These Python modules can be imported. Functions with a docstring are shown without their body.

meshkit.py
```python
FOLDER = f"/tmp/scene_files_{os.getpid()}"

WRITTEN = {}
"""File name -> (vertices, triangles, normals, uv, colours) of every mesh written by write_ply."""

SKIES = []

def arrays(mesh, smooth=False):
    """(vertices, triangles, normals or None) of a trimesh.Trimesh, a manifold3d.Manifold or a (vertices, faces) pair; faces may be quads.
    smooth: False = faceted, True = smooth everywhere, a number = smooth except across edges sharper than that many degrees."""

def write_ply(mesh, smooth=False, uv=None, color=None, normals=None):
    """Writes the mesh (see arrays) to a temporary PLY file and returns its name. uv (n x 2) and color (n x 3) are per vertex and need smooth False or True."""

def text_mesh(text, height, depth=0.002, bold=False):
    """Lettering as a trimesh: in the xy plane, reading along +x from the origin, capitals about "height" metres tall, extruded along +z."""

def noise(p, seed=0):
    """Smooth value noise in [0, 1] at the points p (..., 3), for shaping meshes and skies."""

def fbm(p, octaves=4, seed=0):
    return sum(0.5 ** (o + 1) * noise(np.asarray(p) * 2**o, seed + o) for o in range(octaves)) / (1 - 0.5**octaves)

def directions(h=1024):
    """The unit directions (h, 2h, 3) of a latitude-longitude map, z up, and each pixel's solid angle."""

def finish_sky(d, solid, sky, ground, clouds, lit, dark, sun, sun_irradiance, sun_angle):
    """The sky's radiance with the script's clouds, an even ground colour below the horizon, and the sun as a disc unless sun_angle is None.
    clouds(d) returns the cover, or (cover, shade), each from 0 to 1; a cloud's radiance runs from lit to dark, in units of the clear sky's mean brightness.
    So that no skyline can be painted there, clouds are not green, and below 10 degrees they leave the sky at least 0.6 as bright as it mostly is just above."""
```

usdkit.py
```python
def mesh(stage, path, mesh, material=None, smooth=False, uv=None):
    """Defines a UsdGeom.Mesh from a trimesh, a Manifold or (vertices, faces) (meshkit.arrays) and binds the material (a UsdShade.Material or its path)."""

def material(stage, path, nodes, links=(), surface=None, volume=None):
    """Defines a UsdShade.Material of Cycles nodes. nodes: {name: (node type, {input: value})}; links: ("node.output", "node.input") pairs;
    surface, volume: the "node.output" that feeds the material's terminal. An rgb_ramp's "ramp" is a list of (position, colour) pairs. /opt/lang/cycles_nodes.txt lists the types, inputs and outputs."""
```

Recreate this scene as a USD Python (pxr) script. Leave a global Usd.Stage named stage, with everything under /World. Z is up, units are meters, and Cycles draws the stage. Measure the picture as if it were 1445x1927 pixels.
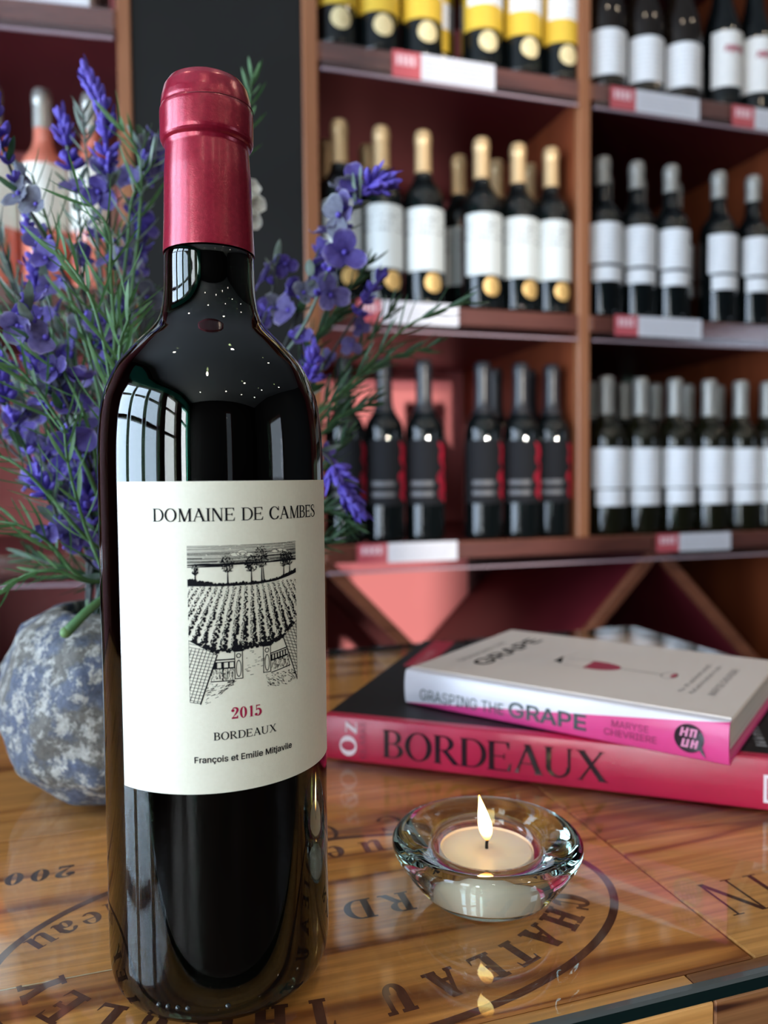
import math, random
import numpy as np, trimesh, shapely
from shapely import affinity
from shapely.geometry import Polygon, box as sbox, Point, LineString, MultiPolygon
from shapely.ops import unary_union
import manifold3d as m3
import meshkit, usdkit
from pxr import Usd, UsdGeom, UsdLux, UsdShade, Gf, Sdf, Vt

rng = np.random.default_rng(7)
stage = Usd.Stage.CreateInMemory()
UsdGeom.SetStageUpAxis(stage, 'Z'); UsdGeom.SetStageMetersPerUnit(stage, 1.0)
stage.DefinePrim('/World', 'Xform'); stage.DefinePrim('/World/Looks', 'Scope')

# ------------------------------------------------------------------ camera
F_PX, PITCH, ROLL, EYE = 1447.0, 0.04581, -0.00896, np.array([0, 0, 0.16912])
CF = np.array([0, math.cos(PITCH), -math.sin(PITCH)])
_u0 = np.array([0, math.sin(PITCH), math.cos(PITCH)]); _r0 = np.array([1.0, 0, 0])
CR = math.cos(ROLL) * _r0 + math.sin(ROLL) * _u0
CU = math.cos(ROLL) * _u0 - math.sin(ROLL) * _r0
cam = UsdGeom.Camera.Define(stage, '/World/Camera')
cam.CreateFocalLengthAttr(24.0); cam.CreateHorizontalApertureAttr(24.0 * 1445 / F_PX)
cam.CreateFStopAttr(24.0 / 3.2); cam.CreateFocusDistanceAttr(0.262)
cam.CreateClippingRangeAttr(Gf.Vec2f(0.02, 200.0))
cam.CreateExposureAttr(-0.2)
cam.AddTransformOp().Set(Gf.Matrix4d(*CR, 0, *CU, 0, *(-CF), 0, *EYE, 1))

# ------------------------------------------------------------------ frames of the place
FLOOR, CEIL = -0.78, 1.95
A_SH = math.radians(16.5)                 # the shelf wall (and the room) turned against the camera
SU, SN, SP = np.array([math.cos(A_SH), math.sin(A_SH), 0]), np.array([-math.sin(A_SH), math.cos(A_SH), 0]), np.array([0, 1.3, 0.])
def sd(s, d, z=0.0): return SP + s * SU + d * SN + np.array([0, 0, z])
A_TB = math.radians(17.2)                 # the table
TU, TN = np.array([math.cos(A_TB), math.sin(A_TB), 0]), np.array([-math.sin(A_TB), math.cos(A_TB), 0])
def uw(U, W, z=0.0): return U * TU + (W + 0.2047) * TN + np.array([0, 0, z])
def at(px, py, Y):                        # a point of the bouquet at distance Y
    d = CF * F_PX + (px - 722.5) * CR - (py - 963.5) * CU
    return EYE + d * (Y / d[1])

# ------------------------------------------------------------------ light
ROOM = dict(s0=-2.4, s1=3.0, d0=-5.0, d1=0.64)
WINDOWS = [(-4.75, -3.92), (-3.45, -2.6), (-2.25, -1.60), (-1.52, -0.87), (-0.79, -0.14)]   # along the left wall
WIN_Z = (-0.45, 1.5)
SUN = 1500.0
DAY, LAMP, SKY = (25.0, 15.0, 14.0, 20.0, 19.0), 240.0, 0.25
def aim(prim_xf, origin, direction, up=np.array([0, 0, 1.0])):
    z = -np.asarray(direction, float); z /= np.linalg.norm(z)
    if abs(z @ up) > 0.99: up = np.array([0, 1.0, 0])
    x = np.cross(up, z); x /= np.linalg.norm(x); y = np.cross(z, x)
    prim_xf.AddTransformOp().Set(Gf.Matrix4d(*x, 0, *y, 0, *z, 0, *origin, 1))
dome = UsdLux.DomeLight.Define(stage, '/World/sky_light')
dome.CreateIntensityAttr(SKY); dome.CreateColorAttr(Gf.Vec3f(0.75, 0.87, 1.0))
for k, (a, b) in enumerate(WINDOWS):
    L = UsdLux.RectLight.Define(stage, f'/World/daylight_{k:03d}')
    L.CreateWidthAttr(b - a); L.CreateHeightAttr(WIN_Z[1] - WIN_Z[0]); L.CreateIntensityAttr(DAY[k])
    L.CreateColorAttr(Gf.Vec3f(0.90, 0.96, 1.0) if k < 2 else Gf.Vec3f(0.62, 0.79, 1.0))
    aim(L, sd(ROOM['s0'] - 0.16, (a + b) / 2, sum(WIN_Z) / 2), SU)

sun = UsdLux.DistantLight.Define(stage, '/World/sun'); sun.CreateIntensityAttr(SUN); sun.CreateAngleAttr(1.6); sun.CreateColorAttr(Gf.Vec3f(1.0, 0.93, 0.84))
_h, _e = math.atan(-0.06), math.radians(3.0)                 # a low sun through the glazed panel in the back wall, falling on the left bay
aim(sun, np.zeros(3), math.cos(_e) * (math.sin(_h) * SU + math.cos(_h) * SN) - math.sin(_e) * np.array([0, 0, 1.0]))

# ------------------------------------------------------------------ helpers
_used = {}
def numbered(parent, name):
    k = (parent, name); n = _used.get(k, 0); _used[k] = n + 1
    return f'{parent}/{name}' if n == 0 else f'{parent}/{name}_{n:03d}'
def tag(p, label=None, cat=None, group=None, kind=None):
    p = p.GetPrim() if hasattr(p, 'GetPrim') else p
    for k, v in (('label', label), ('category', cat), ('group', group), ('kind', kind)):
        if v: p.SetCustomDataByKey(k, v)
    return p
def thing(name, label, cat, loc=(0, 0, 0), rotz=0.0, group=None):
    x = UsdGeom.Xform.Define(stage, numbered('/World', name))
    x.AddTranslateOp().Set(Gf.Vec3d(*map(float, loc))); x.AddRotateZOp().Set(float(math.degrees(rotz)))
    return tag(x, label, cat, group)
def put(name, mesh, mat, parent=None, smooth=False, uv=None, label=None, kind=None):
    base = '/World' if parent is None else str(parent.GetPath())
    m = usdkit.mesh(stage, numbered(base, name), mesh, mat, smooth=smooth, uv=uv)
    return tag(m, label, None, None, kind)
def struct(name, mesh, mat, parent=None, label=None):
    p = put(name, mesh, mat, parent)
    if parent is None: tag(p, label, None, None, 'structure')
    return p
def dup(root, loc, rotz, label, group=None):
    was = root.GetCustomData()
    r = thing(root.GetName().rstrip('0123456789').rstrip('_'), label, was['category'], loc, rotz, group or was.get('group'))
    r.GetReferences().AddInternalReference(root.GetPath()); r.SetInstanceable(True)
    return r
def T(mesh, M):
    m = mesh.copy(); m.apply_transform(M); return m
def tr(x, y, z): return trimesh.transformations.translation_matrix([x, y, z])
def rotm(deg, ax): return trimesh.transformations.rotation_matrix(math.radians(deg), ax)
def bx(x0, x1, y0, y1, z0, z1):
    m = trimesh.creation.box([x1 - x0, y1 - y0, z1 - z0]); m.apply_translation([(x0 + x1) / 2, (y0 + y1) / 2, (z0 + z1) / 2]); return m
def rbox(x0, x1, y0, y1, z0, z1, r=0.002):
    """a box with chamfered edges"""
    r = min(r, 0.45 * min(x1 - x0, y1 - y0, z1 - z0))
    p = [(x, y, z) for sx in (0, 1) for sy in (0, 1) for sz in (0, 1) for (x, y, z) in (
        ((x1 - r if sx else x0 + r), (y1 - r if sy else y0 + r), (z1 if sz else z0)),
        ((x1 - r if sx else x0 + r), (y1 if sy else y0), (z1 - r if sz else z0 + r)),
        ((x1 if sx else x0), (y1 - r if sy else y0 + r), (z1 - r if sz else z0 + r)))]
    return trimesh.convex.convex_hull(np.array(p))
def cat(*ms): return trimesh.util.concatenate(list(ms))
def lathe(profile, n=64, arc=None):
    """profile: (r, z) points from the bottom; arc = (a0, a1) radians for an open piece"""
    pr = np.array(profile, float); full = arc is None
    ang = np.linspace(0, 2 * np.pi, n, endpoint=False) if full else np.linspace(arc[0], arc[1], n)
    v = np.stack([np.outer(np.cos(ang), pr[:, 0]), np.outer(np.sin(ang), pr[:, 0]), np.tile(pr[:, 1], (n, 1))], -1).reshape(-1, 3)
    k, f = len(pr), []
    for i in range(n if full else n - 1):
        j = (i + 1) % n
        for q in range(k - 1):
            a, b, c, d = i * k + q, j * k + q, j * k + q + 1, i * k + q + 1
            if pr[q, 0] > 1e-9: f.append((a, b, c))
            if pr[q + 1, 0] > 1e-9: f.append((a, c, d))
    m = trimesh.Trimesh(v, np.array(f), process=False); m.merge_vertices(); return m
def smooth_profile(pts, n=90):
    from scipy.interpolate import PchipInterpolator
    p = np.array(pts, float); z = p[:, 1]; zz = np.linspace(z[0], z[-1], n)
    return np.c_[PchipInterpolator(z, p[:, 0])(zz), zz]
def spline(P, n):
    P = np.array(P, float); P = np.vstack([2 * P[0] - P[1], P, 2 * P[-1] - P[-2]]); out = []
    segs = len(P) - 3
    for t in np.linspace(0, segs - 1e-9, n):
        i = int(t); u = t - i; p0, p1, p2, p3 = P[i:i + 4]
        out.append(0.5 * ((2 * p1) + (-p0 + p2) * u + (2 * p0 - 5 * p1 + 4 * p2 - p3) * u * u + (-p0 + 3 * p1 - 3 * p2 + p3) * u ** 3))
    return np.array(out)
def tube(path, radius, k=6):
    P = np.array(path, float); n = len(P); r = np.broadcast_to(np.asarray(radius, float), (n,))
    t = np.gradient(P, axis=0); t /= np.linalg.norm(t, axis=1)[:, None] + 1e-12
    a = np.array([0, 0, 1.0]) if abs(t[0][2]) < 0.9 else np.array([1.0, 0, 0])
    v = []
    for i in range(n):
        a = a - (a @ t[i]) * t[i]; a /= np.linalg.norm(a); b = np.cross(t[i], a)
        v.append([P[i] + r[i] * (math.cos(q) * a + math.sin(q) * b) for q in np.linspace(0, 2 * np.pi, k, endpoint=False)])
    v = np.array(v).reshape(-1, 3); f = []
    for i in range(n - 1):
        for q in range(k):
            A, B = i * k + q, i * k + (q + 1) % k; f += [(A, B, B + k), (A, B + k, A + k)]
    v = np.vstack([v, P[0], P[-1]])
    for q in range(k): f += [(len(v) - 2, (q + 1) % k, q), (len(v) - 1, (n - 1) * k + q, (n - 1) * k + (q + 1) % k)]
    return trimesh.Trimesh(v, np.array(f), process=False)

# ------------------------------------------------------------------ materials
def M(name, nodes, links, surface='p.BSDF', volume=None):
    return usdkit.material(stage, '/World/Looks/' + name, nodes, links, surface=surface, volume=volume)
def plain(name, color, rough=0.5, **kw):
    return M(name, {'p': ('principled_bsdf', {'base_color': color, 'roughness': rough, **kw})}, [])
def noisy(name, ramp, scale=20, rough=0.5, detail=4, stretch=(1, 1, 1), bump=0.0, bscale=None, coord='geometry.position', rot=(0, 0, 0), **kw):
    node, sock = coord.split('.')
    nodes = {'g': (node, {}), 'm': ('mapping', {'scale': stretch, 'rotation': rot}), 'n': ('noise_texture', {'scale': scale, 'detail': detail}),
             'r': ('rgb_ramp', {'ramp': ramp}), 'p': ('principled_bsdf', {'roughness': rough, **kw})}
    links = [('g.' + sock, 'm.vector'), ('m.vector', 'n.vector'), ('n.fac', 'r.fac'), ('r.color', 'p.base_color')]
    if bump:
        nodes['n2'] = ('noise_texture', {'scale': bscale or scale * 4, 'detail': 4}); nodes['b'] = ('bump', {'strength': bump, 'distance': 0.002})
        links += [('m.vector', 'n2.vector'), ('n2.fac', 'b.height'), ('b.normal', 'p.normal')]
    return M(name, nodes, links)
def wood(name, light, mid, dark, ang=0.0, offset=(0, 0, 0), rough=0.45, rings=26.0, **kw):
    """boards sawn along their length: long streaks that wander, fine fibres across them; ang turns the grain about z"""
    nodes = {'g': ('geometry', {}), 'm0': ('mapping', {'location': offset, 'rotation': (0, 0, -ang)}), 'm': ('mapping', {'scale': (1.1, 15.0, 15.0)}),
             'n': ('noise_texture', {'scale': 1.6, 'detail': 3, 'distortion': 0.7}), 'mul': ('math', {'math_type': 'multiply', 'value2': rings / 4}),
             'fr': ('math', {'math_type': 'pingpong', 'value2': 1.0}),
             'm2': ('mapping', {'scale': (14.0, 420.0, 420.0)}), 'n2': ('noise_texture', {'scale': 1.0, 'detail': 3}),
             'r': ('rgb_ramp', {'ramp': [(0, dark), (0.05, dark), (0.20, mid), (0.48, light), (1, light)]}),
             'r2': ('rgb_ramp', {'ramp': [(0.25, (0.66, 0.62, 0.58)), (0.7, (1.12, 1.10, 1.08))]}),
             'mx': ('mix_color', {'blend_type': 'multiply', 'fac': 1.0}), 'p': ('principled_bsdf', {'roughness': rough, **kw})}
    links = [('g.position', 'm0.vector'), ('m0.vector', 'm.vector'), ('m.vector', 'n.vector'), ('n.fac', 'mul.value1'), ('mul.value', 'fr.value1'), ('fr.value', 'r.fac'),
             ('m0.vector', 'm2.vector'), ('m2.vector', 'n2.vector'), ('n2.fac', 'r2.fac'), ('r.color', 'mx.a'), ('r2.color', 'mx.b'), ('mx.result', 'p.base_color')]
    return M(name, nodes, links)
def pane_mat(name, tint=(1, 1, 1), f0=0.04, gain=1.0, rough=0.0):
    """a sheet of glass that light passes straight through, with Schlick's reflection on either face"""
    return M(name, {'lw': ('layer_weight', {'blend': 0.5}), 'pw': ('math', {'math_type': 'power', 'value2': 5.0}), 'ml': ('math', {'math_type': 'multiply_add', 'value2': (1 - f0) * gain, 'value3': f0}),
                    't': ('transparent_bsdf', {'color': tint}), 'g': ('glossy_bsdf', {'color': (1, 1, 1), 'roughness': rough}), 'x': ('mix_closure', {})},
             [('lw.facing', 'pw.value1'), ('pw.value', 'ml.value1'), ('ml.value', 'x.fac'), ('t.BSDF', 'x.closure1'), ('g.BSDF', 'x.closure2')], 'x.closure')

WHITE = plain('white_paint', (0.75, 0.74, 0.72), 0.6)
CEILM = noisy('ceiling_tile', [(0.3, (0.42, 0.42, 0.41)), (0.7, (0.48, 0.48, 0.47))], 60, 0.8)
FLOORM = noisy('floor_tile', [(0.3, (0.030, 0.020, 0.015)), (0.7, (0.05, 0.03, 0.022))], 3, 0.4)
DARKWALL = plain('dark_wall', (0.012, 0.010, 0.010), 0.6)
BURGW = plain('burgundy_wall', (0.16, 0.02, 0.03), 0.5)
TEAL = plain('teal_paint', (0.03, 0.55, 0.42), 0.35)
FRAMEM = plain('window_frame_paint', (0.09, 0.02, 0.02), 0.4)
PANE = pane_mat('window_glass')
BLACKP = noisy('black_panel', [(0.3, (0.009, 0.0095, 0.0095)), (0.7, (0.012, 0.0125, 0.0125))], 6, 0.7, specular_ior_level=0.25)
EDGE = wood('shelf_edge_wood', (0.19, 0.064, 0.032), (0.165, 0.054, 0.027), (0.11, 0.034, 0.016), ang=A_SH, rough=0.4)
POST = noisy('post_wood', [(0.3, (0.24, 0.085, 0.035)), (0.7, (0.31, 0.12, 0.05))], 8, 0.4, stretch=(6, 6, 0.4))
SIDE = noisy('divider_face', [(0.3, (0.16, 0.034, 0.012)), (0.7, (0.22, 0.052, 0.017))], 8, 0.45, stretch=(3, 3, 0.4))
BURG = noisy('burgundy_laminate', [(0.3, (0.085, 0.007, 0.012)), (0.7, (0.105, 0.010, 0.015))], 12, 0.4)
PINK = noisy('salmon_back_panel', [(0.3, (0.86, 0.25, 0.26)), (0.7, (0.90, 0.28, 0.29))], 3, 0.7)
DARKBACK = plain('dark_back_panel', (0.07, 0.006, 0.012), 0.5)
ACRYL = pane_mat('acrylic_strip', (0.93, 0.90, 0.95), 0.07, 1.0, 0.12)
LIP = plain('acrylic_lip', (0.42, 0.30, 0.34), 0.25)
BLACKGLASS = plain('dark_bottle_glass', (0.003, 0.0045, 0.005), 0.05, ior=1.52)
OLIVEGLASS = plain('olive_bottle_glass', (0.007, 0.007, 0.003), 0.05, ior=1.52)
BROWNGLASS = plain('brown_bottle_glass', (0.010, 0.006, 0.004), 0.08, ior=1.52)
GOLDCAP = plain('gold_capsule', (0.56, 0.39, 0.21), 0.38, metallic=0.45)
GREYCAP = plain('grey_capsule', (0.30, 0.29, 0.27), 0.4, metallic=0.35)
BLACKCAP = plain('black_capsule', (0.016, 0.017, 0.022), 0.3)
SILVERCAP = plain('silver_cap', (0.55, 0.53, 0.48), 0.3, metallic=0.7)
MEDAL = noisy('gold_medallion', [(0.35, (0.55, 0.33, 0.10)), (0.65, (0.75, 0.50, 0.20))], 260, 0.4, metallic=0.3)
CREAMMEDAL = noisy('cream_medallion', [(0.35, (0.62, 0.48, 0.22)), (0.65, (0.80, 0.68, 0.42))], 260, 0.45)
TAGRED = plain('tag_red', (0.50, 0.085, 0.105), 0.35)
TAGWHITE = plain('tag_white', (0.62, 0.62, 0.68), 0.35)
TAGPINK = plain('tag_white_print', (0.80, 0.55, 0.60), 0.3)
TAGGREY = plain('tag_grey_print', (0.50, 0.50, 0.55), 0.4)
INK = plain('black_ink', (0.006, 0.006, 0.008), 0.8, specular_ior_level=0.12)
REDINK = plain('red_ink', (0.36, 0.012, 0.055), 0.8, specular_ior_level=0.15)
def label_mat(name, paper, ink, zlo, zhi, pitch=0.0055, amount=0.5, rough=0.55):
    """paper with faint lines of print that are too small to read: bands in z broken up by noise"""
    return M(name, {'g': ('texture_coordinate', {}), 's': ('separate_xyz', {}), 'b': ('math', {'math_type': 'multiply', 'value2': 2 * math.pi / pitch}), 'si': ('math', {'math_type': 'sine'}),
                    'mp': ('mapping', {'scale': (240, 240, 60)}), 'n': ('noise_texture', {'scale': 1.0, 'detail': 2}), 'nr': ('rgb_ramp', {'ramp': [(0.45, (0, 0, 0)), (0.6, (1, 1, 1))]}),
                    'sr': ('rgb_ramp', {'ramp': [(0.2, (0, 0, 0)), (0.6, (1, 1, 1))]}), 'lo': ('math', {'math_type': 'greater_than', 'value2': zlo}), 'hi': ('math', {'math_type': 'less_than', 'value2': zhi}),
                    'a': ('math', {'math_type': 'multiply'}), 'c': ('math', {'math_type': 'multiply'}), 'd': ('math', {'math_type': 'multiply'}), 'e': ('math', {'math_type': 'multiply', 'value2': amount}),
                    'x': ('mix_color', {'a': paper, 'b': ink}), 'p': ('principled_bsdf', {'roughness': rough})},
             [('g.object', 's.vector'), ('s.z', 'b.value1'), ('b.value', 'si.value1'), ('si.value', 'sr.fac'), ('g.object', 'mp.vector'), ('mp.vector', 'n.vector'), ('n.fac', 'nr.fac'),
              ('sr.color', 'a.value1'), ('nr.color', 'a.value2'), ('s.z', 'lo.value1'), ('s.z', 'hi.value1'), ('lo.value', 'c.value1'), ('hi.value', 'c.value2'), ('a.value', 'd.value1'), ('c.value', 'd.value2'),
              ('d.value', 'e.value1'), ('e.value', 'x.fac'), ('x.result', 'p.base_color')])

# ------------------------------------------------------------------ lettering: a small serif face drawn here, and the kit's sans
def brush(pts, w, n=28):
    P = spline(pts, n); W = np.interp(np.linspace(0, 1, n), np.linspace(0, 1, len(w)), w)
    return unary_union([unary_union([Point(P[i]).buffer(W[i] / 2, 6), Point(P[i + 1]).buffer(W[i + 1] / 2, 6)]).convex_hull for i in range(n - 1)])
def ell(cx, cy, rx, ry): return affinity.scale(Point(cx, cy).buffer(1, 24), rx, ry)
def bar(p, q, w):                                   # a stroke cut level at its ends, w measured across x
    return Polygon([(p[0] - w / 2, p[1]), (p[0] + w / 2, p[1]), (q[0] + w / 2, q[1]), (q[0] - w / 2, q[1])])
def serif_glyph(c, w=0.12, h=0.035, st=0.03, sl=0.09):
    """returns (shape, advance), capitals one unit tall; w stem, h hairline, st serif thickness, sl how far a serif runs out"""
    def ser(x, y, ww=w): return sbox(x - ww / 2 - sl, y if y < 0.5 else y - st, x + ww / 2 + sl, y + st if y < 0.5 else y)
    def stem(x, y0=0, y1=1, ww=w, a=True, b=True):
        g = [sbox(x - ww / 2, y0, x + ww / 2, y1)]
        if a: g.append(sbox(x - ww / 2 - sl, y0, x + ww / 2 + sl, y0 + st))
        if b: g.append(sbox(x - ww / 2 - sl, y1 - st, x + ww / 2 + sl, y1))
        return unary_union(g)
    def bowl(x0, cx, y0, y1, rx):
        ry, cy = (y1 - y0) / 2, (y0 + y1) / 2
        o = unary_union([ell(cx, cy, rx, ry).intersection(sbox(cx, y0, cx + 2, y1)), sbox(x0, y0, cx + 1e-3, y1)])
        i = unary_union([ell(cx, cy, rx - w, ry - h).intersection(sbox(cx, y0, cx + 2, y1)), sbox(x0, y0 + h, cx + 1e-3, y1 - h)])
        return o.difference(i)
    x = sl + w / 2; U = unary_union
    if c == ' ': return Polygon(), 0.38
    if c == 'I': return stem(x), 2 * x
    if c == 'D': return U([stem(x), bowl(x, x + 0.22, 0, 1, 0.44)]), x + 0.66
    if c == 'B': return U([stem(x), bowl(x, x + 0.18, 0.49, 1, 0.29), bowl(x, x + 0.2, 0, 0.49 + h, 0.33)]), x + 0.53
    if c in 'RP':
        g = [stem(x), bowl(x, x + 0.18, 0.46, 1, 0.31)]
        if c == 'R': g += [bar((x + 0.56, 0), (x + 0.2, 0.5), w * 1.15), sbox(x + 0.5, 0, x + 0.72, st)]
        return U(g), x + (0.66 if c == 'R' else 0.5)
    if c in 'OQ0':
        rx = 0.42 if c != '0' else 0.28
        return ell(rx + 0.03, 0.5, rx, 0.515).difference(ell(rx + 0.03, 0.5, rx - w * 1.05, 0.515 - h)), 2 * rx + 0.06
    if c in 'CG':
        o = ell(0.44, 0.5, 0.41, 0.515).difference(ell(0.47, 0.5, 0.41 - w * 1.05, 0.515 - h))
        o = o.difference(sbox(0.62, 0.26, 1.2, 0.73)).difference(sbox(0.80, -0.1, 1.2, 1.1))
        g = [o, sbox(0.765, 0.68, 0.765 + max(h, .03), 1.0), brush([(0.6, 0.035), (0.72, 0.1), (0.8, 0.24)], [h, h, h * .9], 8)]
        if c == 'G': g += [stem(0.72, 0.02, 0.42, w, False, True)]
        return U(g), 0.84
    if c == 'T': return U([stem(0.4, 0, 1, w, True, False), sbox(0.02, 1 - max(h, st), 0.78, 1), Polygon([(0.02, 1), (0.02, 0.76), (0.05, 0.76), (0.13, 0.96), (0.13, 1)]), Polygon([(0.78, 1), (0.78, 0.76), (0.75, 0.76), (0.67, 0.96), (0.67, 1)])]), 0.8
    if c in 'EFL':
        g = [stem(x)]; e = x + 0.52
        def tick(y, up): return Polygon([(e, y), (e, y + up * 0.24), (e - 0.03, y + up * 0.24), (e - 0.11, y), ])
        if c in 'EF': g += [sbox(x, 1 - max(h, st), e, 1), tick(1, -1), sbox(x, 0.5 - h / 2, e - 0.14, 0.5 + h / 2), sbox(e - 0.17, 0.4, e - 0.17 + max(h, .03), 0.6)]
        if c in 'EL': g += [sbox(x, 0, e + 0.02, max(h, st)), Polygon([(e + 0.05, 0.27), (e + 0.02, 0.27), (e - 0.09, 0), (e + 0.02, 0)])]
        return U(g), e + 0.08
    if c == 'H': return U([stem(x), stem(x + 0.52), sbox(x, 0.5 - h / 2, x + 0.52, 0.5 + h / 2)]), 2 * x + 0.52
    if c == 'N': return U([stem(x, 0, 1, max(h, w * .5), True, False), sbox(x - sl, 1 - st, x, 1), stem(x + 0.56, 0, 1, max(h, w * .5), False, True), bar((x + 0.55, 0), (x + 0.02, 1), w * 1.2)]), 2 * x + 0.56
    if c == 'M': return U([stem(x, 0, 1, max(h, w * .45), True, False), sbox(x - sl, 1 - st, x, 1), stem(x + 0.68, 0, 1, w, True, False), sbox(x + 0.68, 1 - st, x + 0.68 + w / 2 + sl, 1),
                           bar((x + 0.33, 0), (x + 0.02, 1), w * 1.1), bar((x + 0.33, 0), (x + 0.66, 1), max(h, w * .5))]), 2 * x + 0.68
    if c == 'A': return U([bar((0.1, 0), (0.43, 1), max(h, w * .5)), bar((0.74, 0), (0.40, 1), w * 1.15), sbox(0.2, 0.32, 0.62, 0.32 + h), ser(0.1, 0, h), ser(0.74, 0, w)]), 0.86
    if c == 'V': return U([bar((0.42, 0), (0.1, 1), w * 1.15), bar((0.40, 0), (0.74, 1), max(h, w * .5)), ser(0.1, 1, w), ser(0.74, 1, h)]), 0.84
    if c == 'U':
        o = U([sbox(x - w / 2, 0.35, x + w / 2, 1), ell(x - w / 2 + 0.34, 0.35, 0.34, 0.365).difference(ell(x - w / 2 + 0.36, 0.35, 0.34 - w * .85, 0.365 - max(h, w * .4))).intersection(sbox(-1, -1, 2, 0.36)), sbox(x - w / 2 + 0.68 - max(h, w * .5), 0.3, x - w / 2 + 0.68, 1)])
        return U([o, ser(x, 1), ser(x - w / 2 + 0.66, 1, h)]), 2 * x + 0.6
    if c == 'X': return U([bar((0.74, 0), (0.14, 1), w * 1.2), bar((0.12, 0), (0.70, 1), max(h, w * .5)), ser(0.74, 0, w), ser(0.14, 1, w), ser(0.12, 0, h), ser(0.70, 1, h)]), 0.86
    if c == 'Y': return U([stem(0.42, 0, 0.5, w, True, False), bar((0.42, 0.42), (0.12, 1), w * 1.1), bar((0.42, 0.42), (0.72, 1), max(h, w * .6)), ser(0.12, 1, w), ser(0.72, 1, h)]), 0.84
    if c == 'K': return U([stem(x), bar((x, 0.42), (x + 0.48, 1), max(h, w * .5)), bar((x + 0.55, 0), (x + 0.16, 0.6), w * 1.1), ser(x + 0.55, 0, w), ser(x + 0.48, 1, h)]), x + 0.72
    if c == 'S': return U([brush([(0.52, 0.74), (0.47, 0.93), (0.31, 0.985), (0.13, 0.90), (0.12, 0.70), (0.30, 0.54), (0.50, 0.40), (0.55, 0.20), (0.40, 0.03), (0.22, 0.02), (0.08, 0.12), (0.06, 0.28)], [h, h, h, w * .8, w, w * 1.1, w * 1.1, w, w * .6, h, h, h], 60)]), 0.64
    if c == '1': return U([stem(0.28, 0, 0.98, w, True, False), bar((0.12, 0.86), (0.28, 0.99), h)]), 0.5
    if c == '2': return U([Point(0.13, 0.74).buffer(w * .75), brush([(0.10, 0.76), (0.16, 0.93), (0.30, 0.98), (0.46, 0.90), (0.49, 0.72), (0.38, 0.48), (0.20, 0.24), (0.06, 0.04)], [h, h * 1.5, w * .6, w, w * 1.1, w * .8, h, h], 40), sbox(0.05, 0, 0.5, w * .9), sbox(0.5 - h, 0, 0.53, 0.26)]), 0.6
    if c == '5': return U([sbox(0.12, 0.88, 0.46, 0.98), sbox(0.12, 0.5, 0.12 + h, 0.98), brush([(0.13, 0.52), (0.26, 0.62), (0.42, 0.56), (0.50, 0.34), (0.42, 0.1), (0.26, 0.01), (0.12, 0.06)], [h, w * .6, w, w * 1.2, w, h, h], 40), Point(0.12, 0.14).buffer(w * .7)]), 0.58
    if c == 'e': return U([ell(0.3, 0.33, 0.27, 0.345).difference(ell(0.33, 0.35, 0.27 - w * .9, 0.345 - max(h, .05))).difference(sbox(0.34, 0.1, 0.7, 0.34)), sbox(0.1, 0.33, 0.55, 0.33 + max(h, .04))]), 0.62
    if c == 'a': return U([sbox(0.38, 0.04, 0.38 + w, 0.5), brush([(0.1, 0.53), (0.2, 0.64), (0.36, 0.62), (0.44, 0.48)], [w * .8, h * 1.5, w * .8, w], 12), ell(0.24, 0.19, 0.2, 0.2).difference(ell(0.26, 0.2, 0.2 - w * .85, 0.2 - max(h, .05))), brush([(0.44, 0.08), (0.52, 0.02), (0.6, 0.06)], [w * .8, h * 1.5, h], 8)]), 0.62
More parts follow.
